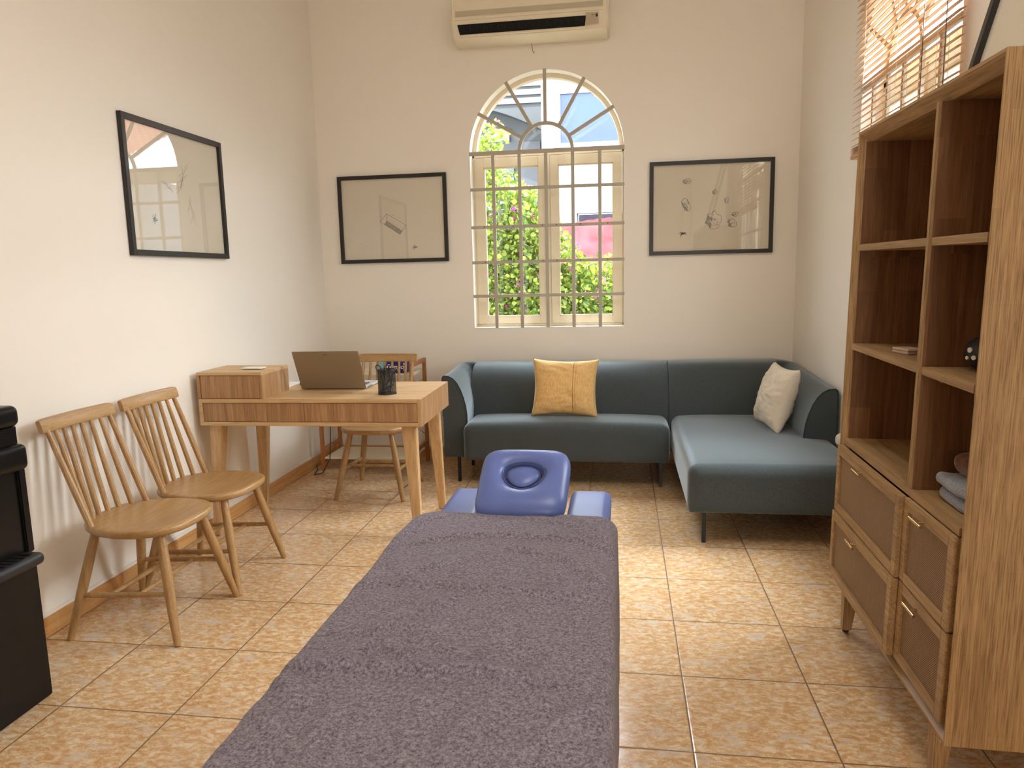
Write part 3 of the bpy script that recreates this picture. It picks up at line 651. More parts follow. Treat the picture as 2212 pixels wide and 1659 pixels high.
def text(s, size, m, parent, loc, rot, name='lettering', bold=0, shear=0, ext=.0003):
    c = bpy.data.curves.new(name, 'FONT'); c.body = s; c.size = size; c.align_x = 'CENTER'; c.align_y = 'CENTER'; c.extrude = ext; c.offset = bold; c.shear = shear
    o = bpy.data.objects.new(name, c); COL.objects.link(o); dg = bpy.context.evaluated_depsgraph_get(); me = bpy.data.meshes.new_from_object(o.evaluated_get(dg)); bpy.data.objects.remove(o)
    me.materials.clear(); me.materials.append(m); o = bpy.data.objects.new(name, me); COL.objects.link(o); o.parent = parent; o.location = loc; o.rotation_euler = rot; return o
text('acer', .013, M_logo, lid, (0, -.0037, .222), (PI/2, 0, 0), 'logo', .0004)
# mesh pen cup and its contents
pc = thing('pen_cup', 'black wire mesh pen cup on the desk beside the laptop', 'pen cup', (-1.212, 3.622, .7505))
R_, H_ = .047, .128
link('mesh_wall', (lambda b: (tube(b, [(0, 0, .004), (0, 0, H_)], R_, 40, cap=False), b)[1])(bmesh.new()), M_mesh, pc)
bm = bmesh.new(); lathe(bm, [(R_-.001, 0), (R_+.0015, .0), (R_+.0015, .006), (R_-.001, .006)], 40); link('base', bm, M_blackm, pc)
bm = bmesh.new()
tube(bm, [((R_+.0005)*math.cos(2*PI*k/40), (R_+.0005)*math.sin(2*PI*k/40), H_) for k in range(41)], .0022, 8); link('rim', bm, M_blackm, pc)
def item(name, label, cat, pts, r, m): 
    o = link(name, tb(pts, r, 10), m); o.location = Vector((-1.212, 3.622, .7505)); tag(o, label, cat); return o
item('pen', 'dark blue pen leaning to the right inside the mesh cup', 'pen', [(-.03, .0, .012), (.033, .01, .105)], .0042, M_penblue)
item('pen', 'dark blue pen lying low across the mesh cup', 'pen', [(-.035, -.018, .014), (.036, -.012, .052)], .0055, M_penblue)
item('marker', 'green marker standing inside the mesh cup', 'marker', [(-.012, .014, .012), (-.028, .012, .1)], .006, M_pengreen)
item('pencil', 'black pencil standing upright at the right inside the mesh cup', 'pencil', [(.018, -.01, .012), (.034, -.006, .112)], .0035, M_blackm)
sc = thing('scissors', 'black handled scissors standing handles up in the mesh pen cup', 'scissors', (-1.228, 3.612, .7505))
bm = bmesh.new(); tube(bm, [(.012, .006, .012), (-.004, .004, .095)], .003, 8); tube(bm, [(.002, .0, .012), (.014, .0, .1)], .003, 8); link('blade', bm, simple('steel', (.5, .5, .5), .3, metal=1), sc)
for cx, tl in ((-.022, .5), (.022, -.2)):
    bm = bmesh.new(); P = []
    for k in range(21): t = 2*PI*k/20; x, z = .0125*math.cos(t), .021*math.sin(t); P.append((cx+x*math.cos(tl)-z*math.sin(tl), .0, .133+x*math.sin(tl)+z*math.cos(tl)))
    tube(bm, P, .0028, 8); tube(bm, [(cx*.8, 0, .115), (cx*.2, .002, .085)], .0035, 8); link('handle', bm, M_blackm, sc)
o = link('paper_sheet', bx(-.10, .06, -.12, .12, 0, .0012), M_white, None, False, (-1.925, 3.93, .7505)); o.rotation_euler = (0, 0, .05); tag(o, 'white paper sheet on the desk behind the raised box', 'paper')
o = link('computer_mouse', softbox(.028, .05, .017, .014, 6), M_blackm, None, True, (-1.79, 3.925, .768)); tag(o, 'small black computer mouse behind the left side of the laptop', 'mouse')
o = link('white_card', bx(-.055, .055, -.032, .032, 0, .005), M_white, None, False, (-1.93, 3.585, .8925)); tag(o, 'thin white card lying on the raised drawer box of the desk', 'card')

# ------------------------------------------------------------------ trolley shelf behind the desk
tr = thing('shelf_trolley', 'low reddish wooden side shelf with cream boards in the left corner', 'shelf', (-1.763, 4.955, 0))
hx, hy = .338, .165; lw = .0125
for sx_ in (-1, 1):
    for sy_ in (-1, 1): link('leg', bx(sx_*hx-lw, sx_*hx+lw, sy_*hy-lw, sy_*hy+lw, .0, .772, bev=.002), M_teak, tr, smooth=False)
    link('top_rail', bx(sx_*hx-lw, sx_*hx+lw, -hy+lw, hy-lw, .742, .772, bev=.002), M_teak, tr, smooth=False)
    link('side_rail', bx(sx_*hx-lw*.8, sx_*hx+lw*.8, -hy+lw, hy-lw, .135, .165), M_teak, tr, smooth=False)
link('shelf_board', bx(-hx+lw, hx-lw, -hy-.005, hy+.005, .672, .694, bev=.002), M_shelfw, tr, smooth=False)
link('shelf_board', bx(-hx+lw, hx-lw, -hy-.005, hy+.005, .088, .100, bev=.002), M_shelfw, tr, smooth=False)
for a, b in (((-hx, .2), (hx, .62)), ((-hx, .62), (hx, .2))): link('brace_wire', tb([(a[0], hy, a[1]), (b[0], hy, b[1])], .0022, 6), M_wire, tr)
link('brace_wire', tb([(hx, -hy, .66), (hx, hy, .56)], .0018, 6), M_wire, tr)
tp = thing('tissue_pack', 'dark blue tissue pack with white lettering on the corner shelf behind the chair', 'tissues', (-1.552, 4.90, .6945), math.radians(2))
link('pack', softbox(.075, .05, .042, .012, 6), M_pblue, tp, loc=(0, 0, .042))
text('Tempo', .046, M_white, tp, (-.012, -.0515, .044), (PI/2, 0, .0), 'lettering', .0008, .2)
bm = bmesh.new()
for z in (.022, .043, .064): box(bm, .05, .062, -.0515, -.05, z-.007, z+.007)
link('printed_tissue_pattern', bm, M_peach, tp, smooth=False)
o = link('tissue_pack', softbox(.03, .045, .04, .01, 5), M_pteal, None, True, (-1.675, 4.92, .736)); tag(o, 'pale teal tissue pack beside the dark blue one on the corner shelf', 'tissues')
def crump(p): return p+Vector((0, 0, .01*noise.noise(p*40)))
o = link('plastic_bag', softbox(.055, .06, .05, .02, 8, crump), M_white, None, True, (-1.500, 5.0, .746)); o.rotation_euler = (0, .25, .3); o.scale = (.62, .8, .85); tag(o, 'crumpled white plastic pack at the right end of the corner shelf', 'plastic pack')
o = link('power_cable', tb([(-2.035, 5.09, .66), (-2.04, 5.0, .5), (-2.06, 4.86, .38), (-2.03, 4.77, .22), (-2.03, 4.74, .10), (-2.07, 4.69, .01), (-2.12, 4.67, .006), (-2.135, 4.72, .006), (-2.15, 4.80, .006), (-2.18, 4.84, .03)], .0035, 8), M_cable); tag(o, 'thin black cable hanging down the left side of the corner shelf', 'cable')
o = link('power_cable', tb([(-1.96, 5.2, .36), (-1.87, 5.18, .33), (-1.83, 5.2, .36), (-1.80, 5.22, .42)], .0028, 6), M_white); tag(o, 'short white cable looped on the back wall behind the corner shelf', 'cable')

# ------------------------------------------------------------------ corner sofa
sf = thing('corner_sofa', 'dark teal grey corner sofa with chaise under the arched window', 'sofa', (0, 0, 0))
SPROF = [(0, 0), (0, .5), (0, .96), (.02, .985), (.08, 1), (.28, .995), (.46, .965), (.62, .91), (.76, .83), (.88, .73), (.96, .63), (1, .53), (1, .45), (.965, .38), (.89, .325), (.84, .30), (.84, .15), (.84, 0)]
BPROF = [(0, 0), (0, .5), (0, .96), (.015, .985), (.06, 1), (.25, 1), (.42, .995), (.54, .975), (.65, .93), (.75, .86), (.83, .77), (.90, .67), (.955, .56), (.99, .47), (1, .40), (1, .30), (.99, .15), (.98, 0)]
def sweep(path, name, zb_=.175):
    """path: list of (outer point xy, inward normal xy, thickness at seat, top height). Profile bulges inward at the bottom like a padded shell."""
    bm = bmesh.new(); G = []
    for (px, py), (nx, ny), th_, zt_ in path:
        kb = sst(.17, .36, th_); prof = [(a_*(1-kb)+c_*kb, b_*(1-kb)+d_*kb) for (a_, b_), (c_, d_) in zip(SPROF, BPROF)]
        G.append([bm.verts.new((px+nx*a_*th_, py+ny*a_*th_, zb_+(zt_-zb_)*b_)) for a_, b_ in prof])
    for g0, g1 in zip(G, G[1:]):
        for k in range(len(SPROF)): bm.faces.new((g0[k], g1[k], g1[(k+1) % len(SPROF)], g0[(k+1) % len(SPROF)]))
    bm.faces.new(G[0][::-1]); bm.faces.new(G[-1])
    o = link(name, bm, M_sofa, sf, angle=1.2)
    for E_, nm in ((path[0], 0), (path[-1], 1)):
        pass
    return o, None
def piping(st, parent, zb_=.175):
    (px, py), (nx, ny), th_, zt_ = st; prof = [q for q in SPROF if q[1] > 0]
    link('piping', tb([(px+nx*a_*th_, py+ny*a_*th_, zb_+(zt_-zb_)*b_) for a_, b_ in prof], .004, 6), M_pipe, parent)
YBK = 5.19
P = []
xa = -1.155; zta = .712; ztb = .740
for y in (4.565, 4.60, 4.70, 4.80, 4.90): P.append(((xa, y), (1, 0), .158, zta+(y-4.56)*.04))
cxr, cyr, rr = xa+.13, YBK-.13, .13
for k in range(9):
    t = PI/2*k/8; n_ = Vector((math.cos(t), -math.sin(t))); thk = .158+(.40-.158)*sst(0, 1, k/8)*1.0
    P.append(((cxr-rr*math.cos(t), cyr+rr*math.sin(t)), (n_.x, n_.y), thk, ztb))
for x in (-.8, -.5, -.2, .1, .28, .305): P.append(((x, YBK), (0, -1), .40, ztb))
o, _ = sweep(P, 'backrest'); piping(P[0], o)
P = [((x, YBK), (0, -1), .40, ztb+(.006 if x > .35 else 0)) for x in (.315, .34, .6, .8)]
cxr = 1.158-.14; cyr = YBK-.14
for k in range(9):
    t = PI/2*k/8; n_ = Vector((-math.sin(t), -math.cos(t))); P.append(((cxr+.14*math.sin(t), cyr+.14*math.cos(t)), (n_.x, n_.y), .40+(.18-.40)*sst(0, 1, k/8), ztb+.008-.02*k/8))
for y in (4.9, 4.7, 4.5, 4.3, 4.13, 4.10): P.append(((1.160, y), (-1, 0), .168, .722-.022*(5.0-y)/.9))
o, _ = sweep(P, 'backrest'); piping(P[-1], o)
def seatfn(hx_, hy_, crown, z_):
    def f(p):
        k = (1-(p.x/hx_)**4)*(1-(p.y/hy_)**4); q = Vector(p); r_, hz_ = .055, .118
        if p.z < -hz_+r_:
            sa = min(1, (-hz_+r_-p.z)/r_); ins = r_*(1-math.sqrt(max(0, 1-sa*sa)))*.8; q.x *= hx_/(hx_-ins); q.y *= hy_/(hy_-ins)
        if p.z > 0: q.z += crown*k
        return q
    return f
# main seat
hx_, hy_ = (.300+1.012)/2, .20
link('seat', softbox(hx_, .20, .118, .055, 16, seatfn(hx_, .2, .016, 0)), M_sofa, sf, angle=1.5, loc=(-.356, 4.67, .295))
# chaise seat
hx_, hy_ = .415, .72
link('chaise_seat', softbox(hx_, .72, .118, .055, 18, seatfn(hx_, .72, .018, 0)), M_sofa, sf, angle=1.5, loc=(.322+.415, 3.525+.72, .295))
for x, y in ((-1.065, 4.60), (-1.06, 5.02), (.246, 4.56), (.25, 5.02), (.408, 3.602), (1.07, 3.602), (.408, 5.02), (1.07, 5.02)):
    link('leg', bx(x-.010, x+.010, y-.010, y+.010, .0, .18, bev=.002), M_bmetal, sf, smooth=False)

def pillow(name, label, m, w_, h_, t_, loc, rot, seed, pinch=.10):
    rnd = random.Random(seed); n = 40; bm = bmesh.new(); G = {}
    for s in (1, -1):
        for i in range(n+1):
            for j in range(n+1):
                u, v = 2*i/n-1, 2*j/n-1
                if s < 0 and (i in (0, n) or j in (0, n)): G[(s, i, j)] = G[(1, i, j)]; continue
                x = u*w_/2*(1-pinch*(1-v*v)); z = v*h_/2*(1-pinch*(1-u*u))
                k = ((1-u**2)*(1-v**2))**.42 if abs(u) < 1 and abs(v) < 1 else 0
                e = (1-k)*k
                wr = .012*noise.noise(Vector((u*2.2+seed, v*2.2, s*3)))+.02*e*noise.noise(Vector((u*6+seed, v*6, s)))+.010*noise.noise(Vector((u*3+seed, v*9, s*2)))
                G[(s, i, j)] = bm.verts.new((x, s*(t_/2*k+wr*k), z))
    for s in (-1, 1):
        for i in range(n):
            for j in range(n): bm.faces.new((G[(s, i, j)], G[(s, i+1, j)], G[(s, i+1, j+1)], G[(s, i, j+1)]))
    o = link(name, bm, m, None, True, loc, angle=2.5); o.rotation_euler = rot; tag(o, label, 'cushion'); return o
po = pillow('cushion', 'square mustard cushion with a vertical seam leaning on the sofa backrest', M_orange, .44, .385, .15, (-.367, 4.725, .61), (-.22, .02, 0), 2)
# stitched seam on its front
def front(u, v):
    w_, h_, t_ = .44, .385, .15; x = u*w_/2*(1-.10*(1-v*v)); z = v*h_/2*(1-.10*(1-u*u)); k = ((1-u**2)*(1-v**2))**.42; e = (1-k)*k; seed, s = 2, -1
    wr = .012*noise.noise(Vector((u*2.2+seed, v*2.2, s*3)))+.02*e*noise.noise(Vector((u*6+seed, v*6, s)))+.010*noise.noise(Vector((u*3+seed, v*9, s*2)))
    return Vector((x, s*(t_/2*k+wr*k)-.0005, z))
link('seam', tb([front(.27, -.96+1.92*k/60) for k in range(61)], .0016, 6), M_seam, po)
link('seam', tb([front(.345, -.96+1.92*k/60) for k in range(61)], .0012, 6), simple('mustard_stitch', (.5, .27, .09), .9), po)
pillow('cushion', 'plump off white cushion standing on the chaise against the right arm', M_cushw, .42, .385, .17, (.905, 4.425, .605), (-.30, 0, PI*.5+.12-PI), 5)
o = link('small_pillow', softbox(.03, .06, .035, .028, 5), M_cushw, None, True, (1.128, 3.86, .468)); tag(o, 'sliver of a small white pillow peeking out behind the tall cabinet', 'pillow')

# ------------------------------------------------------------------ massage table
mt = thing('massage_table', 'blue padded massage table with raised face rest and two arm rests', 'massage table', (-.315, 1.1, 0))
TX0, TX1, TY0, TY1, TZ = -.298, .298, -.93, .955, .642
link('table_pad', softbox(.298, .942, .032, .028, 10, None), M_bluev, mt, loc=(0, .012, TZ-.034))
bm = bmesh.new()
for a in ((-.285, -.255, -.9, .93), (.255, .285, -.9, .93)): box(bm, a[0], a[1], a[2], a[3], .50, .572)
for y in (-.9, 0, .90): box(bm, -.255, .255, y, y+.03, .50, .572)
link('frame', bm, M_oak_y, mt, smooth=False)
for sx_ in (-1, 1):
    for y in (-.75, .75):
        bm = bmesh.new(); frustum(bm, (.262*sx_, y, .56), (.012, .03), (.268*sx_, y+.04*(1 if y > 0 else -1), .001), (.012, .022)); link('leg', bm, M_oak_z, mt, smooth=False)
# face rest: a padded panel with an egg shaped hole and its plug
def sup(t, a_, b_, p): c, s = abs(math.cos(t)), abs(math.sin(t)); return (((c/a_)**p+(s/b_)**p)**(-1/p))
def egg(t): return (.0625*(1+.10*math.sin(t)))*(1 if True else 0)
def eggxy(t, k=1.): x, y = .064*math.cos(t), .062*math.sin(t); return (x*(1+.20*math.sin(t))*k, (y)*k)
def facepanel():
    n = 72; bm = bmesh.new(); cy0 = .015; rings = []
    prof = [(0, -.045, 1), (0, -.012, 1), (.06, -.002, 0), (.18, .006, 0), (.4, .010, 0), (.65, .008, 0), (.84, .0, 0), (.94, -.010, 0), (1.0, -.028, 0), (1.0, -.040, 0), (.97, -.052, 0)]
    for tt, h, _ in prof:
        R0 = []
        for k in range(n):
            t = 2*PI*k/n; hx_, hy_ = eggxy(t); hy_ += cy0; ro = sup(t, .141, .148, 6.0); wx = 1-.03*0
            ox, oy = ro*math.cos(t), ro*math.sin(t); ox *= (1+.02*oy/.15)
            R0.append(bm.verts.new((hx_+(ox-hx_)*tt, hy_+(oy-hy_)*tt, h)))
        rings.append(R0)
    rings.append(rings[0])
    for r0, r1_ in zip(rings, rings[1:]):
        for k in range(n): bm.faces.new((r0[k], r0[(k+1) % n], r1_[(k+1) % n], r1_[k]))
    return bm
fr = link('face_rest', facepanel(), M_bluev, mt, loc=(.013, 1.060, .729), angle=1.4); fr.rotation_euler = (math.radians(25), 0, math.radians(0))
link('piping', tb([(*[a_*1.03+b_ for a_, b_ in zip(eggxy(2*PI*k/60), (0, .015))], -.004) for k in range(61)], .0022, 6), M_bluep, fr)
bm = bmesh.new(); n = 48; rings = []
for s, h in ((.0, .004), (.4, .003), (.75, -.001), (.92, -.008), (1, -.018), (.98, -.045), (.0, -.05)):
    rings.append([bm.verts.new((0, .012, h))]*n if s == 0 else [bm.verts.new((eggxy(2*PI*k/n, .82*s)[0], eggxy(2*PI*k/n, .82*s)[1]+.012, h)) for k in range(n)])
for r0, r1_ in zip(rings, rings[1:]):
    for k in range(n):
        q = []; [q.append(v) for v in (r0[k], r0[(k+1) % n], r1_[(k+1) % n], r1_[k]) if v not in q]; bm.faces.new(q)
pg = link('face_hole_plug', bm, M_bluev, fr, angle=1.4)
link('piping', tb([(eggxy(2*PI*k/60, .82*.93)[0], eggxy(2*PI*k/60, .82*.93)[1]+.012, -.0075) for k in range(61)], .002, 6), M_bluep, pg)
bm = bmesh.new(); box(bm, -.07, .07, .90, 1.06, .60, .63); tube(bm, [(-.09, .93, .61), (-.09, 1.08, .68)], .008, 8); tube(bm, [(.1, .93, .61), (.1, 1.08, .68)], .008, 8); link('face_rest_bracket', bm, M_bmetal, mt, smooth=False)
for x in (-.190, .214):
    o = link('arm_rest', softbox(.068, .21, .028, .026, 8), M_bluev, mt, loc=(x, 1.095 if x < 0 else 1.09, .595), angle=1.4)

# ------------------------------------------------------------------ towel on the table
RIDGES = [
    (0.007, 0.01, [(-0.56, 1.778), (-0.426, 1.849), (-0.302, 1.871), (-0.125, 1.851), (-0.014, 1.778)], (-0.56, 1.778, -0.014, 1.871)),
    (0.006, 0.012, [(-0.307, 1.784), (-0.2, 1.746), (-0.115, 1.694), (-0.033, 1.554)], (-0.307, 1.554, -0.033, 1.784)),
    (0.007, 0.01, [(-0.623, 1.509), (-0.511, 1.538), (-0.401, 1.538), (-0.248, 1.521), (-0.042, 1.494)], (-0.623, 1.494, -0.042, 1.538)),
    (0.005, 0.012, [(-0.543, 1.569), (-0.489, 1.616), (-0.401, 1.682)], (-0.543, 1.569, -0.401, 1.682)),
    (0.01, 0.01, [(-0.617, 1.17), (-0.552, 1.165), (-0.484, 1.172), (-0.362, 1.17), (-0.229, 1.177), (-0.128, 1.158)], (-0.617, 1.158, -0.128, 1.177)),
    (0.007, 0.012, [(-0.532, 1.298), (-0.453, 1.322), (-0.387, 1.323), (-0.361, 1.279)], (-0.532, 1.279, -0.361, 1.323)),
    (0.009, 0.012, [(-0.497, 1.195), (-0.49, 1.212), (-0.467, 1.249), (-0.433, 1.258)], (-0.497, 1.195, -0.433, 1.258)),
    (0.009, 0.01, [(-0.442, 1.243), (-0.406, 1.23), (-0.388, 1.199)], (-0.442, 1.199, -0.388, 1.243)),
    (0.007, 0.013, [(0.006, 1.138), (-0.068, 1.077), (-0.121, 1.011)], (-0.121, 1.011, 0.006, 1.138)),
    (0.006, 0.012, [(-0.229, 1.091), (-0.252, 1.019), (-0.27, 0.972)], (-0.27, 0.972, -0.229, 1.091)),
    (0.008, 0.013, [(0.002, 1.025), (-0.028, 0.968), (-0.041, 0.947)], (-0.041, 0.947, 0.002, 1.025)),
    (0.006, 0.01, [(-0.592, 1.759), (-0.584, 1.902), (-0.521, 2.028)], (-0.592, 1.759, -0.521, 2.028)),
    (0.006, 0.01, [(-0.596, 1.694), (-0.588, 1.828), (-0.546, 1.964)], (-0.596, 1.694, -0.546, 1.964)),
    (0.006, 0.01, [(-0.255, 2.008), (-0.159, 1.976), (-0.064, 1.856), (-0.014, 1.747)], (-0.255, 1.747, -0.014, 2.008)),
    (0.006, 0.01, [(-0.178, 2.048), (-0.093, 1.963), (-0.021, 1.81)], (-0.178, 1.81, -0.021, 2.048)),
    (0.009, 0.013, [(-0.634, 1.14), (-0.583, 1.1), (-0.535, 1.05)], (-0.634, 1.05, -0.535, 1.14)),
    (0.01, 0.014, [(-0.624, 1.033), (-0.571, 0.995), (-0.534, 0.952)], (-0.624, 0.952, -0.534, 1.033)),
    (0.007, 0.012, [(-0.468, 1.085), (-0.475, 1.006), (-0.477, 0.926)], (-0.477, 0.926, -0.468, 1.085)),
    (0.006, 0.012, [(-0.151, 1.148), (-0.121, 1.084), (-0.15, 1.019)], (-0.151, 1.019, -0.121, 1.148)),
    (0.006, 0.012, [(-0.441, 1.378), (-0.379, 1.449), (-0.339, 1.5)], (-0.441, 1.378, -0.339, 1.5)),
    (0.006, 0.014, [(-0.052, 1.505), (-0.021, 1.42), (-0.011, 1.289)], (-0.052, 1.289, -0.011, 1.505))]
def seg_d(p, a, b):
    ax, ay = a; bx_, by = b; dx, dy = bx_-ax, by-ay; L = dx*dx+dy*dy; t = 0 if L == 0 else max(0, min(1, ((p[0]-ax)*dx+(p[1]-ay)*dy)/L))
    return math.hypot(p[0]-ax-dx*t, p[1]-ay-dy*t), (dx*(p[1]-ay)-dy*(p[0]-ax))
def ridge_h(x, y):
    h = 0
    for amp, wd, pts, bb in RIDGES:
        if x < bb[0]-wd*4 or x > bb[2]+wd*4 or y < bb[1]-wd*4 or y > bb[3]+wd*4: continue
        best = (9, 0); 
        for a_, b_ in zip(pts, pts[1:]):
            d = seg_d((x, y), a_, b_)
            if d[0] < best[0]: best = d
        d = best[0]*(1 if best[1] > 0 else -1); tl = min(math.hypot(x-pts[0][0], y-pts[0][1]), math.hypot(x-pts[-1][0], y-pts[-1][1])); fade = sst(0, wd*5, tl)*.8+.2
        k = math.exp(-(d/(wd*2.6))**2) if d > 0 else math.exp(-(d/(wd*.95))**2)
        amp *= 1.7; h += amp*k*fade-amp*.5*math.exp(-((d+wd*2.1)/(wd*1.4))**2)*fade
    return h
tx0, tx1, ty0, ty1 = -.620, -.012, .17, 2.075; rc = .075; er = .03; ZT = .6475
def towel(u, v):
    sx0, sx1, sy0, sy1 = .30, .34, .28, .17
    px = tx0-sx0+(tx1-tx0+sx0+sx1)*u; py = ty0-sy0+(ty1-ty0+sy0+sy1)*v
    ix0, ix1, iy0, iy1 = tx0+rc, tx1-rc, ty0+rc, ty1-rc
    qx, qy = max(ix0, min(ix1, px)), max(iy0, min(iy1, py)); dx, dy = px-qx, py-qy; s = math.hypot(dx, dy)
    wr = ridge_h(px, py)+.0025*noise.noise(Vector((px*5, py*5, 0)))+.0018*noise.noise(Vector((px*14, py*11, 3)))
    wr = max(wr, -.002)
    if s <= rc-er+1e-6: return (px, py, ZT+wr)
    nx, ny = dx/s, dy/s; e = s-(rc-er)
    if e < er*PI/2: a_ = e/er; out, dn = er*math.sin(a_), er*(1-math.cos(a_))
    else: out, dn = er, er+(e-er*PI/2)
    per = (qx*1.7+py*1.0) if abs(dx) > abs(dy) else (px*1.2+3)
    hang = max(0, dn-.01); fl = hang*.06+.030*min(1, hang/.2)*(.5+.5*math.sin(per*24+2*noise.noise(Vector((per*3, 0, 0)))*2))
    rs = .12 if nx > .5 else (1.25 if nx < -.5 and qy < 1.1 else 1); fl *= rs
    cor = min(abs(dx), abs(dy))/max(1e-6, s); fl += cor*hang*.16*rs
    r_ = rc-er+out+fl
    wk = max(0, 1-dn/er)
    return (qx+nx*r_-(0 if nx < .3 else .0), qy+ny*r_, ZT-dn+wr*(.35+.65*wk))
bm, _ = gridmesh(150, 290, towel)
tw = link('towel', bm, M_terry, None, True, angle=3.1); tag(tw, 'large mauve grey terry towel spread over the massage table', 'towel')
md = tw.modifiers.new('thickness', 'SOLIDIFY'); md.thickness = .004; md.offset = -.5

# ------------------------------------------------------------------ tall cabinet
cb = thing('storage_cabinet', 'tall oak cabinet with open shelves and rattan drawers at right', 'cabinet', (.7907, 2.2928, 0), rot=(.0085, .0136, -.0077))
cy, D = .507, .350; z0, z1 = .173, 1.806; tk = .032; ti = .02
bm = bmesh.new()
def side(yo, yi):
    s_ = 1 if yi > yo else -1
    prism(bm, [(0, yo), (0, yo+.006*s_), (.034, yi), (D, yi), (D, yo)], ident, z0, z1)
side(-cy, -cy+tk); link('side_panel', bm, M_cab_z, cb, smooth=False)
bm = bmesh.new(); side(cy, cy-tk); link('side_panel', bm, M_cab_z, cb, smooth=False)
def bevfront(zlo, zhi, flip):
    bm = bmesh.new(); f = lambda a, b, h: (a, h, b)
    poly = [(.0005, zhi), (D, zhi), (D, zlo), (.034, zlo), (.0005, zhi-.008)] if flip else [(.0005, zlo), (D, zlo), (D, zhi), (.034, zhi), (.0005, zlo+.008)]
    fs = prism(bm, poly, f, -cy+tk, cy-tk)
    for v in bm.verts:                       # mitred ends follow the bevel of the side panels
        if v.co.x < .03: v.co.y += math.copysign(tk-.007, v.co.y)
    return bm
link('top_panel', bevfront(z1-.036, z1, True), M_cab_y, cb, smooth=False)
link('bottom_panel', bevfront(z0, z0+.034, False), M_cab_y, cb, smooth=False)
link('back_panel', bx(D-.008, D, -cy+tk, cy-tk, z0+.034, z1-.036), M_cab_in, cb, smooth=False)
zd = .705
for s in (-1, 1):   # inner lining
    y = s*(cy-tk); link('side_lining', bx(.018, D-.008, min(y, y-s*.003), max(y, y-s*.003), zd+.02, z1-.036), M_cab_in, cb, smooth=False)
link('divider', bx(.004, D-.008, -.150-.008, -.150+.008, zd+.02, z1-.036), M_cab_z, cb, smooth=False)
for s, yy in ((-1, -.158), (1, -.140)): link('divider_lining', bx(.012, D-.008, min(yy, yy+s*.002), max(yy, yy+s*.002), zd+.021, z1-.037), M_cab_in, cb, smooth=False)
link('divider', bx(.03, D-.008, -.150-.008, -.150+.008, z0+.034, zd), M_cab_z, cb, smooth=False)
link('counter_board', bx(.005, D-.008, -cy+tk, cy-tk, zd, zd+.02), M_cab_sh, cb, smooth=False)
for zz in (1.400, 1.052):
    for y0, y1 in ((-cy+tk+.003, -.1605), (-.1375, cy-tk-.003)):
        link('shelf', bx(.010, D-.01, y0, y1, zz, zz+.022, bev=.001), M_cab_sh, cb, smooth=False)
        link('shelf_support', bx(.06, D-.01, y0 if y0 > -.2 else y0, y0+.02, zz-.022, zz), M_cab_in, cb, smooth=False)
        link('shelf_support', bx(.06, D-.01, y1-.02, y1, zz-.022, zz), M_cab_in, cb, smooth=False)
dz = ((.2135, .452), (.456, .700)); dyy = ((-cy+tk+.002, -.152), (-.148, cy-tk-.002))
for j, (a, b) in enumerate(dz):
    for i, (p, q) in enumerate(dyy):
        pr = {(1, 1): -.016, (0, 1): -.022, (1, 0): -.004, (0, 0): -.003}[(j, i)]
        dr = bpy.data.objects.new('drawer', None); fwid = .030
        bm = bmesh.new()
        for c_ in ((p, p+fwid, a, b), (q-fwid, q, a, b), (p+fwid, q-fwid, a, a+fwid*.95), (p+fwid, q-fwid, b-fwid*1.1, b)): box(bm, pr, pr+.02, c_[0], c_[1], c_[2], c_[3], bev=.001)
        box(bm, pr+.02, .30, p+.006, p+.018, a+.01, b-.01); box(bm, pr+.02, .30, q-.018, q-.006, a+.01, b-.01); box(bm, .29, .30, p+.01, q-.01, a+.01, b-.01)
        dro = link('drawer', bm, M_cab_y, cb, smooth=False)
        link('rattan_panel', bx(pr+.007, pr+.011, p+fwid, q-fwid, a+fwid*.95, b-fwid*1.1), M_rattan, dro, smooth=False)
        ym = (p+q)/2+.02; zh = b-.026
        bm = bmesh.new(); tube(bm, [(pr-.022, ym-.040, zh), (pr-.022, ym+.040, zh)], .0045, 12); tube(bm, [(pr+.001, ym, zh), (pr-.022, ym, zh)], .004, 10); link('handle', bm, M_brass, dro)
for x, y, sx_, sy_ in ((.045, .42, -.012, -.012), (.045, -.385, -.012, -.012), (.30, .42, .012, -.012), (.30, -.385, .012, -.012)):
    bm = bmesh.new(); frustum(bm, (x, y, z0+.001), (.026, .026), (x+sx_, y+sy_, .012), (.015, .016), bev=.003); lg = link('leg', bm, M_cab_z, cb)
    bm = bmesh.new(); lathe(bm, [(.011, 0), (.012, .012)], 14, (x+sx_, y+sy_, .001-0)); link('glide', bm, M_blackm, lg)
cb.location.z = .0015
# contents
def oncab(x, y, z): return cb.matrix_basis @ Vector((x, y, z))
def towel_fold(label, m, loc, L, W_, H_, seed):
    def f(p):
        q = Vector(p); q.z += .006*noise.noise(p*12+Vector((seed, 0, 0)))+.003*noise.noise(p*45); q.x += .006*noise.noise(p*14+Vector((0, seed, 0))); return q
    o = link('folded_towel', softbox(W_, L, H_, H_*.95, 14, f), m, None, True, loc, angle=3); tag(o, label, 'towel', 'folded towels inside the cabinet'); return o
p = oncab(.17, -.325, .727)
towel_fold('grey blue folded towel at the bottom of the cabinet stack', M_towg, p+Vector((0, 0, .018)), .10, .12, .017, 1)
towel_fold('grey blue folded towel in the middle of the cabinet stack', M_towg, p+Vector((-.006, .008, .053)), .105, .12, .017, 4)
towel_fold('brown folded towel on top of the cabinet stack', M_towb, p+Vector((.015, -.002, .102)), .100, .105, .029, 9)
p = oncab(.135, -.232, 1.0755)
vs = thing('ornament', 'round black textured ornament on the middle shelf of the cabinet', 'ornament', p)
bm = bmesh.new(); bmesh.ops.create_uvsphere(bm, u_segments=32, v_segments=20, radius=.046)
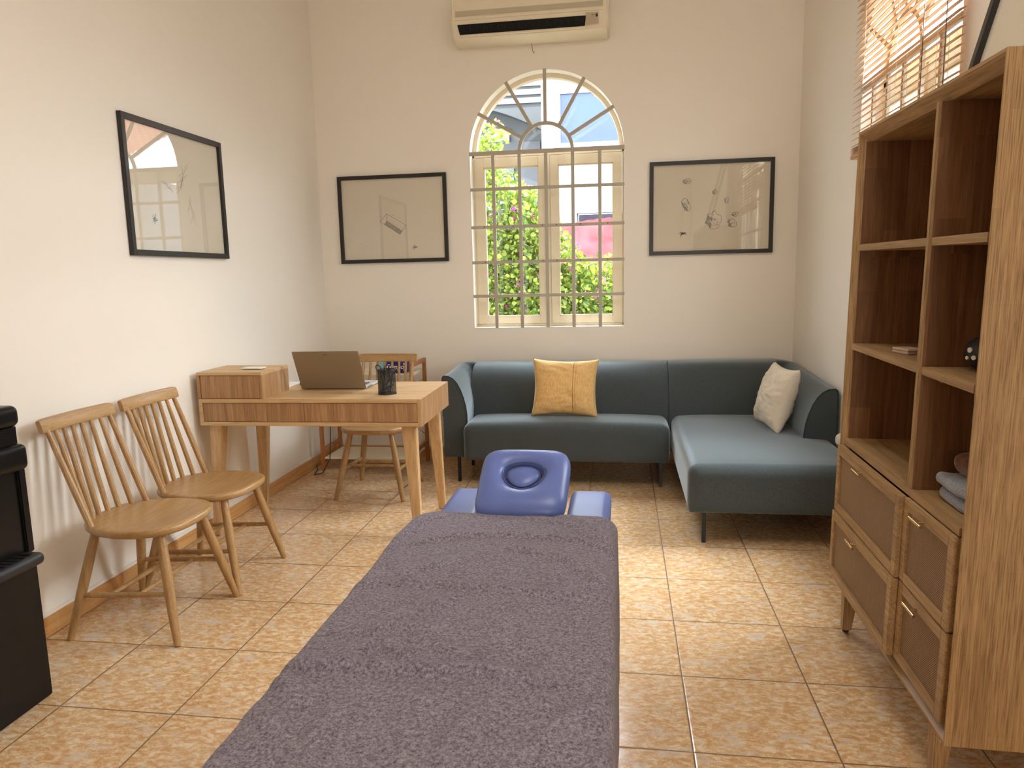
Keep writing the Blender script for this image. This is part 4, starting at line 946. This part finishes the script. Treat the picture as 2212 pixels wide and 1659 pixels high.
for v in bm.verts: v.co = Vector((v.co.x, v.co.y, v.co.z*.98+.045))*(1+.05*noise.noise(v.co*60)); v.co.z = max(v.co.z, 0)
link('body', bm, M_cer, vs)
bm = bmesh.new(); lathe(bm, [(.014, .084), (.013, .096), (.016, .102), (.011, .102), (.010, .09)], 20); link('rim', bm, M_cer, vs)
bm = bmesh.new()
for a_, b_, r_ in ((math.radians(200), .055, .007), (math.radians(215), .036, .006), (math.radians(190), .034, .005)):
    d_ = Vector((math.cos(a_), math.sin(a_), 0)); tube(bm, [d_*.040+Vector((0, 0, b_)), d_*.0475+Vector((0, 0, b_))], r_, 10)
link('pale_mark', bm, M_shelfw, vs)
p = oncab(.09, .160, 1.0745)
bxo = thing('small_case', 'small flat beige case lying on the middle shelf, far compartment', 'case', p, .15)
link('lower_shell', bx(-.03, .03, -.048, .048, .0005, .009, bev=.003), M_pink, bxo); link('upper_shell', bx(-.03, .03, -.048, .048, .0095, .017, bev=.003), M_pink, bxo)
# picture leaning on the cabinet
lean = math.radians(14.5)
pic = picture('black framed drawing standing on the tall cabinet, leaning against the right wall', (0, 0, 0), (0, 0, 0), .47, .80, d_left)
M1 = Matrix.Translation((.945, 2.26-.235, 1.8115)) @ Matrix.Rotation(-PI/2, 4, 'Z') @ Matrix.Rotation(-lean, 4, 'X') @ Matrix.Translation((0, .0, .40))
pic.matrix_basis = M1

# ------------------------------------------------------------------ water dispenser
wd = thing('water_dispenser', 'glossy black water dispenser at the left edge against the wall', 'water dispenser', (-2.04, 1.845, 0))
link('cabinet_body', bx(-.145, .163, -.155, .155, 0, .49, bev=.006), M_black, wd)
link('door', bx(.158, .168, -.13, .13, .06, .46, bev=.004), M_black, wd)
link('recess_back', bx(-.145, .150, -.155, .155, .49, .776, bev=.004), M_black, wd)
link('side_pillar', bx(.13, .160, .125, .155, .50, .79, bev=.004), M_black, wd)
link('drip_tray', softbox(.08, .142, .020, .018, 6), M_blackm, wd, loc=(.130, 0, .486))
bm = bmesh.new()
for k in range(9): box(bm, .09, .195, -.10+.024*k, -.092+.024*k, .5055, .508)
link('tray_grid', bm, M_black, wd, smooth=False)
link('control_housing', softbox(.165, .160, .042, .020, 6), M_black, wd, loc=(.012, 0, .815))
link('neck', bx(-.14, .155, -.15, .15, .85, .92, bev=.008), M_black, wd)
link('top_cover', softbox(.160, .157, .034, .022, 6), M_black, wd, loc=(.006, 0, .946))
bm = bmesh.new(); tube(bm, [(.12, -.05, .80), (.12, -.05, .745)], .012, 12); tube(bm, [(.12, .05, .80), (.12, .05, .745)], .012, 12); link('tap', bm, M_blackm, wd)

# ------------------------------------------------------------------ outside the windows
g = struct('ground', bx(-30, 30, 5.6, 40, -.6, -.5), M_ground); tag(g, 'grey paved yard outside the windows', 'ground')
g2 = struct('ground', bx(1.6, 30, -20, 5.6, -.6, -.5), M_ground)
def leafbush(name, label, cat, cx, cy_, blobs, nleaf, nbloom, size, seed, ml, mb=None, group=None, z0_=-.5):
    root = thing(name, label, cat, (cx, cy_, z0_), 0, group); rnd = random.Random(seed)
    def pt():
        b = rnd.choices(blobs, [q[3]*q[4]*q[5] for q in blobs])[0]
        while True:
            p = Vector([rnd.uniform(-1, 1) for _ in range(3)])
            if .35 < p.length < 1: break
        return Vector((b[0]+p.x*b[3]-cx, b[1]+p.y*b[4]-cy_, b[2]+p.z*b[5]-z0_))
    def leaf(bm, c, s, wide):
        d = Vector([rnd.gauss(0, 1) for _ in range(3)]).normalized(); e = d.orthogonal().normalized(); e = Matrix.Rotation(rnd.uniform(0, 6.28), 3, d) @ e; nn = d.cross(e)*s*.12
        a_ = bm.verts.new(c); b_ = bm.verts.new(c+d*s*.5+e*s*wide+nn); c_ = bm.verts.new(c+d*s); d_ = bm.verts.new(c+d*s*.5-e*s*wide+nn); b2_ = bm.verts.new(c+d*s*.22+e*s*wide*.8+nn*.7); d2_ = bm.verts.new(c+d*s*.22-e*s*wide*.8+nn*.7); bm.faces.new((a_, b2_, b_, c_)); bm.faces.new((a_, c_, d_, d2_))
    bm = bmesh.new()
    for _ in range(nleaf): leaf(bm, pt(), size*rnd.uniform(.6, 1.25), .42)
    link('foliage', bm, ml, root, smooth=False, recalc=False)
    if nbloom:
        bm = bmesh.new()
        for _ in range(nbloom):
            c = pt()
            for _ in range(4): leaf(bm, c+Vector([rnd.gauss(0, .02) for _ in range(3)]), size*.7, .4)
        link('blossoms', bm, mb, root, smooth=False, recalc=False)
    bm = bmesh.new()
    for b in blobs: 
        p = Vector((b[0]-cx, b[1]-cy_, b[2]-z0_)); q = Vector((rnd.uniform(-.1, .1), rnd.uniform(-.1, .1), 0)); tube(bm, [q, q.lerp(p, .5)+Vector((rnd.uniform(-.15, .15), 0, .05)), p], [.03, .018, .008], 6)
    link('stems', bm, M_stem, root); return root
leafbush('bougainvillea', 'tall bougainvillea with pink flowers filling the left half of the arched window', 'bush', -1.15, 7.0,
         [(-1.2, 7.0, 1.9, .38, .3, .5), (-.9, 7.1, 1.35, .55, .35, .6), (-1.05, 7.0, .8, .6, .35, .7), (-1.35, 7.1, 2.35, .22, .25, .35), (-1.22, 7.0, 2.62, .18, .2, .16), (-.85, 7.1, 1.8, .25, .3, .4)], 11500, 150, .050, 11, M_leaf, M_bloom)
leafbush('bougainvillea', 'lower bougainvillea with pink flowers outside the right half of the arched window', 'bush', -.15, 7.1,
         [(-.15, 7.1, 1.0, .6, .3, .55), (-.1, 7.1, .5, .7, .35, .7), (-.45, 7.1, .95, .3, .3, .6), (-.35, 7.1, 1.4, .12, .15, .12), (.2, 7.1, 1.25, .35, .25, .3)], 9500, 90, .050, 12, M_leaf, M_bloom)
# grey sided house with curved awning, left
A = thing('building', 'grey slatted building with a curved awning seen through the left window half', 'building', (-2.4, 12.2, -.5))
link('wall', bx(-4, 1.35, 0, .3, 0, 7), M_extg, A, smooth=False)
bm = bmesh.new()
for k in range(24): box(bm, -3.9, 1.3, -.04, 0, 4.60+.13*k, 4.60+.13*k+.085)
for k in range(12): box(bm, -3.9, .66, -.04, 0, 1.6+.19*k, 1.6+.19*k+.14)
link('siding', bm, M_siding, A, smooth=False)
bm = bmesh.new()
def aw(u, v): x = -1.2+2.35*u; return (x, -.9*math.sin(PI*(.5+.5*v)*1.0)*1.0 if False else -.7+.7*v, 4.08+.36*math.sin(PI*u)+.08*v)
b2, _ = gridmesh(24, 3, aw); bmesh.ops.solidify(b2, geom=b2.faces[:], thickness=.1); link('awning', b2, M_extg, A)
link('door_panel', bx(.72, 1.10, -.05, .02, 2.0, 4.0), simple('dark_grey_door', (.07, .075, .09), .5), A, smooth=False)
link('window_frame', bx(.25, .60, -.06, .02, 4.02, 4.22), M_ext, A, smooth=False)
link('column', bx(1.15, 1.34, -.3, .0, 0, 7), M_ext, A, smooth=False)
# white building with blue glazing, right
B = thing('building', 'white building with a large blue window seen through the right window half', 'building', (.6, 10.6, -.5))
link('wall', bx(-1.62, 1.6, 0, .3, 2.72, 6.5), M_ext, B, smooth=False)
link('side_pillar', bx(-1.62, -1.22, -.1, .3, 0, 2.72), M_ext, B, smooth=False)
link('lower_wall', bx(-1.22, 1.6, .4, .6, 0, 2.72), M_extl, B, smooth=False)
link('cornice', bx(-1.3, 1.6, -.12, 0, 2.70, 3.10), M_ext, B, smooth=False)
link('blue_window', bx(-1.44, .9, -.02, .0, 3.67, 4.33), M_bluegl, B, smooth=False)
bm = bmesh.new(); box(bm, -1.49, .96, -.05, .0, 3.61, 3.67); box(bm, -1.49, .96, -.05, .0, 4.33, 4.38); box(bm, -1.49, -1.44, -.05, .0, 3.67, 4.33); box(bm, .9, .96, -.05, 0, 3.67, 4.33); link('window_frame', bm, M_ext, B, smooth=False)
link('downpipe', tb([(-1.56, -.16, 0), (-1.56, -.16, 6)], .05, 12), M_ext, B)
bm = bmesh.new()   # red tarpaulin canopy
def tarp(u, v): x = -1.15+2.2*u; return (x, -1.0*v, 2.62-1.05*v**1.3-.45*abs(u-.28)**1.2+.05*noise.noise(Vector((u*6, v*8, 1)))+.03*noise.noise(Vector((u*16, v*5, 1))))
cn = thing('canopy', 'red tarpaulin canopy seen through the right window half', 'canopy', (.25, 10.35, -.5))
bm, _ = gridmesh(30, 20, tarp); bmesh.ops.solidify(bm, geom=bm.faces[:], thickness=.02); link('tarpaulin', bm, M_red, cn)
for x in (-.7, 1.1): link('post', tb([(x, -.95, 0), (x, -.95, 1.15)], .025, 8), M_bmetal, cn)
# tiled roof house to the right, trees before it
Hs = thing('house', 'house with an orange tiled roof outside to the right', 'house', (7.5, 12.5, -.5))
link('wall', bx(-4, 4, -2, 4, 0, 3.6), M_ext, Hs, smooth=False)
bm = bmesh.new(); nu, nv = 160, 26
def rf(u, v): x = -4.9+9.8*u; k = v*nv; return (x, -3.0+4.2*v, 3.5+1.9*v+.035*abs(math.sin(u*160*PI/2))+.05*(k-math.floor(k+1e-6)))
b2, _ = gridmesh(nu, nv*2, rf); link('roof', b2, M_tilecl, Hs, smooth=False)
bm = bmesh.new(); box(bm, -4.8, 4.8, -3.05, -2.95, 3.36, 3.5); link('gutter', bm, M_ext, Hs, smooth=False)
for k, (x, y, r) in enumerate(((3.2, 8.0, .8), (5.3, 8.2, .95), (1.85, 7.7, .45))):
    leafbush('tree', ('bushy green tree nearest the tiled house', 'bushy green tree at the right end of the garden row', 'small bushy tree at the left end of the garden row')[k], 'tree', x, y, [(x, y, 1.7, r, .8, .95), (x+.2, y, 2.3, r*.7, .6, .5)], 3000, 0, .13, 30+k, M_tree, group='trees in the garden outside')
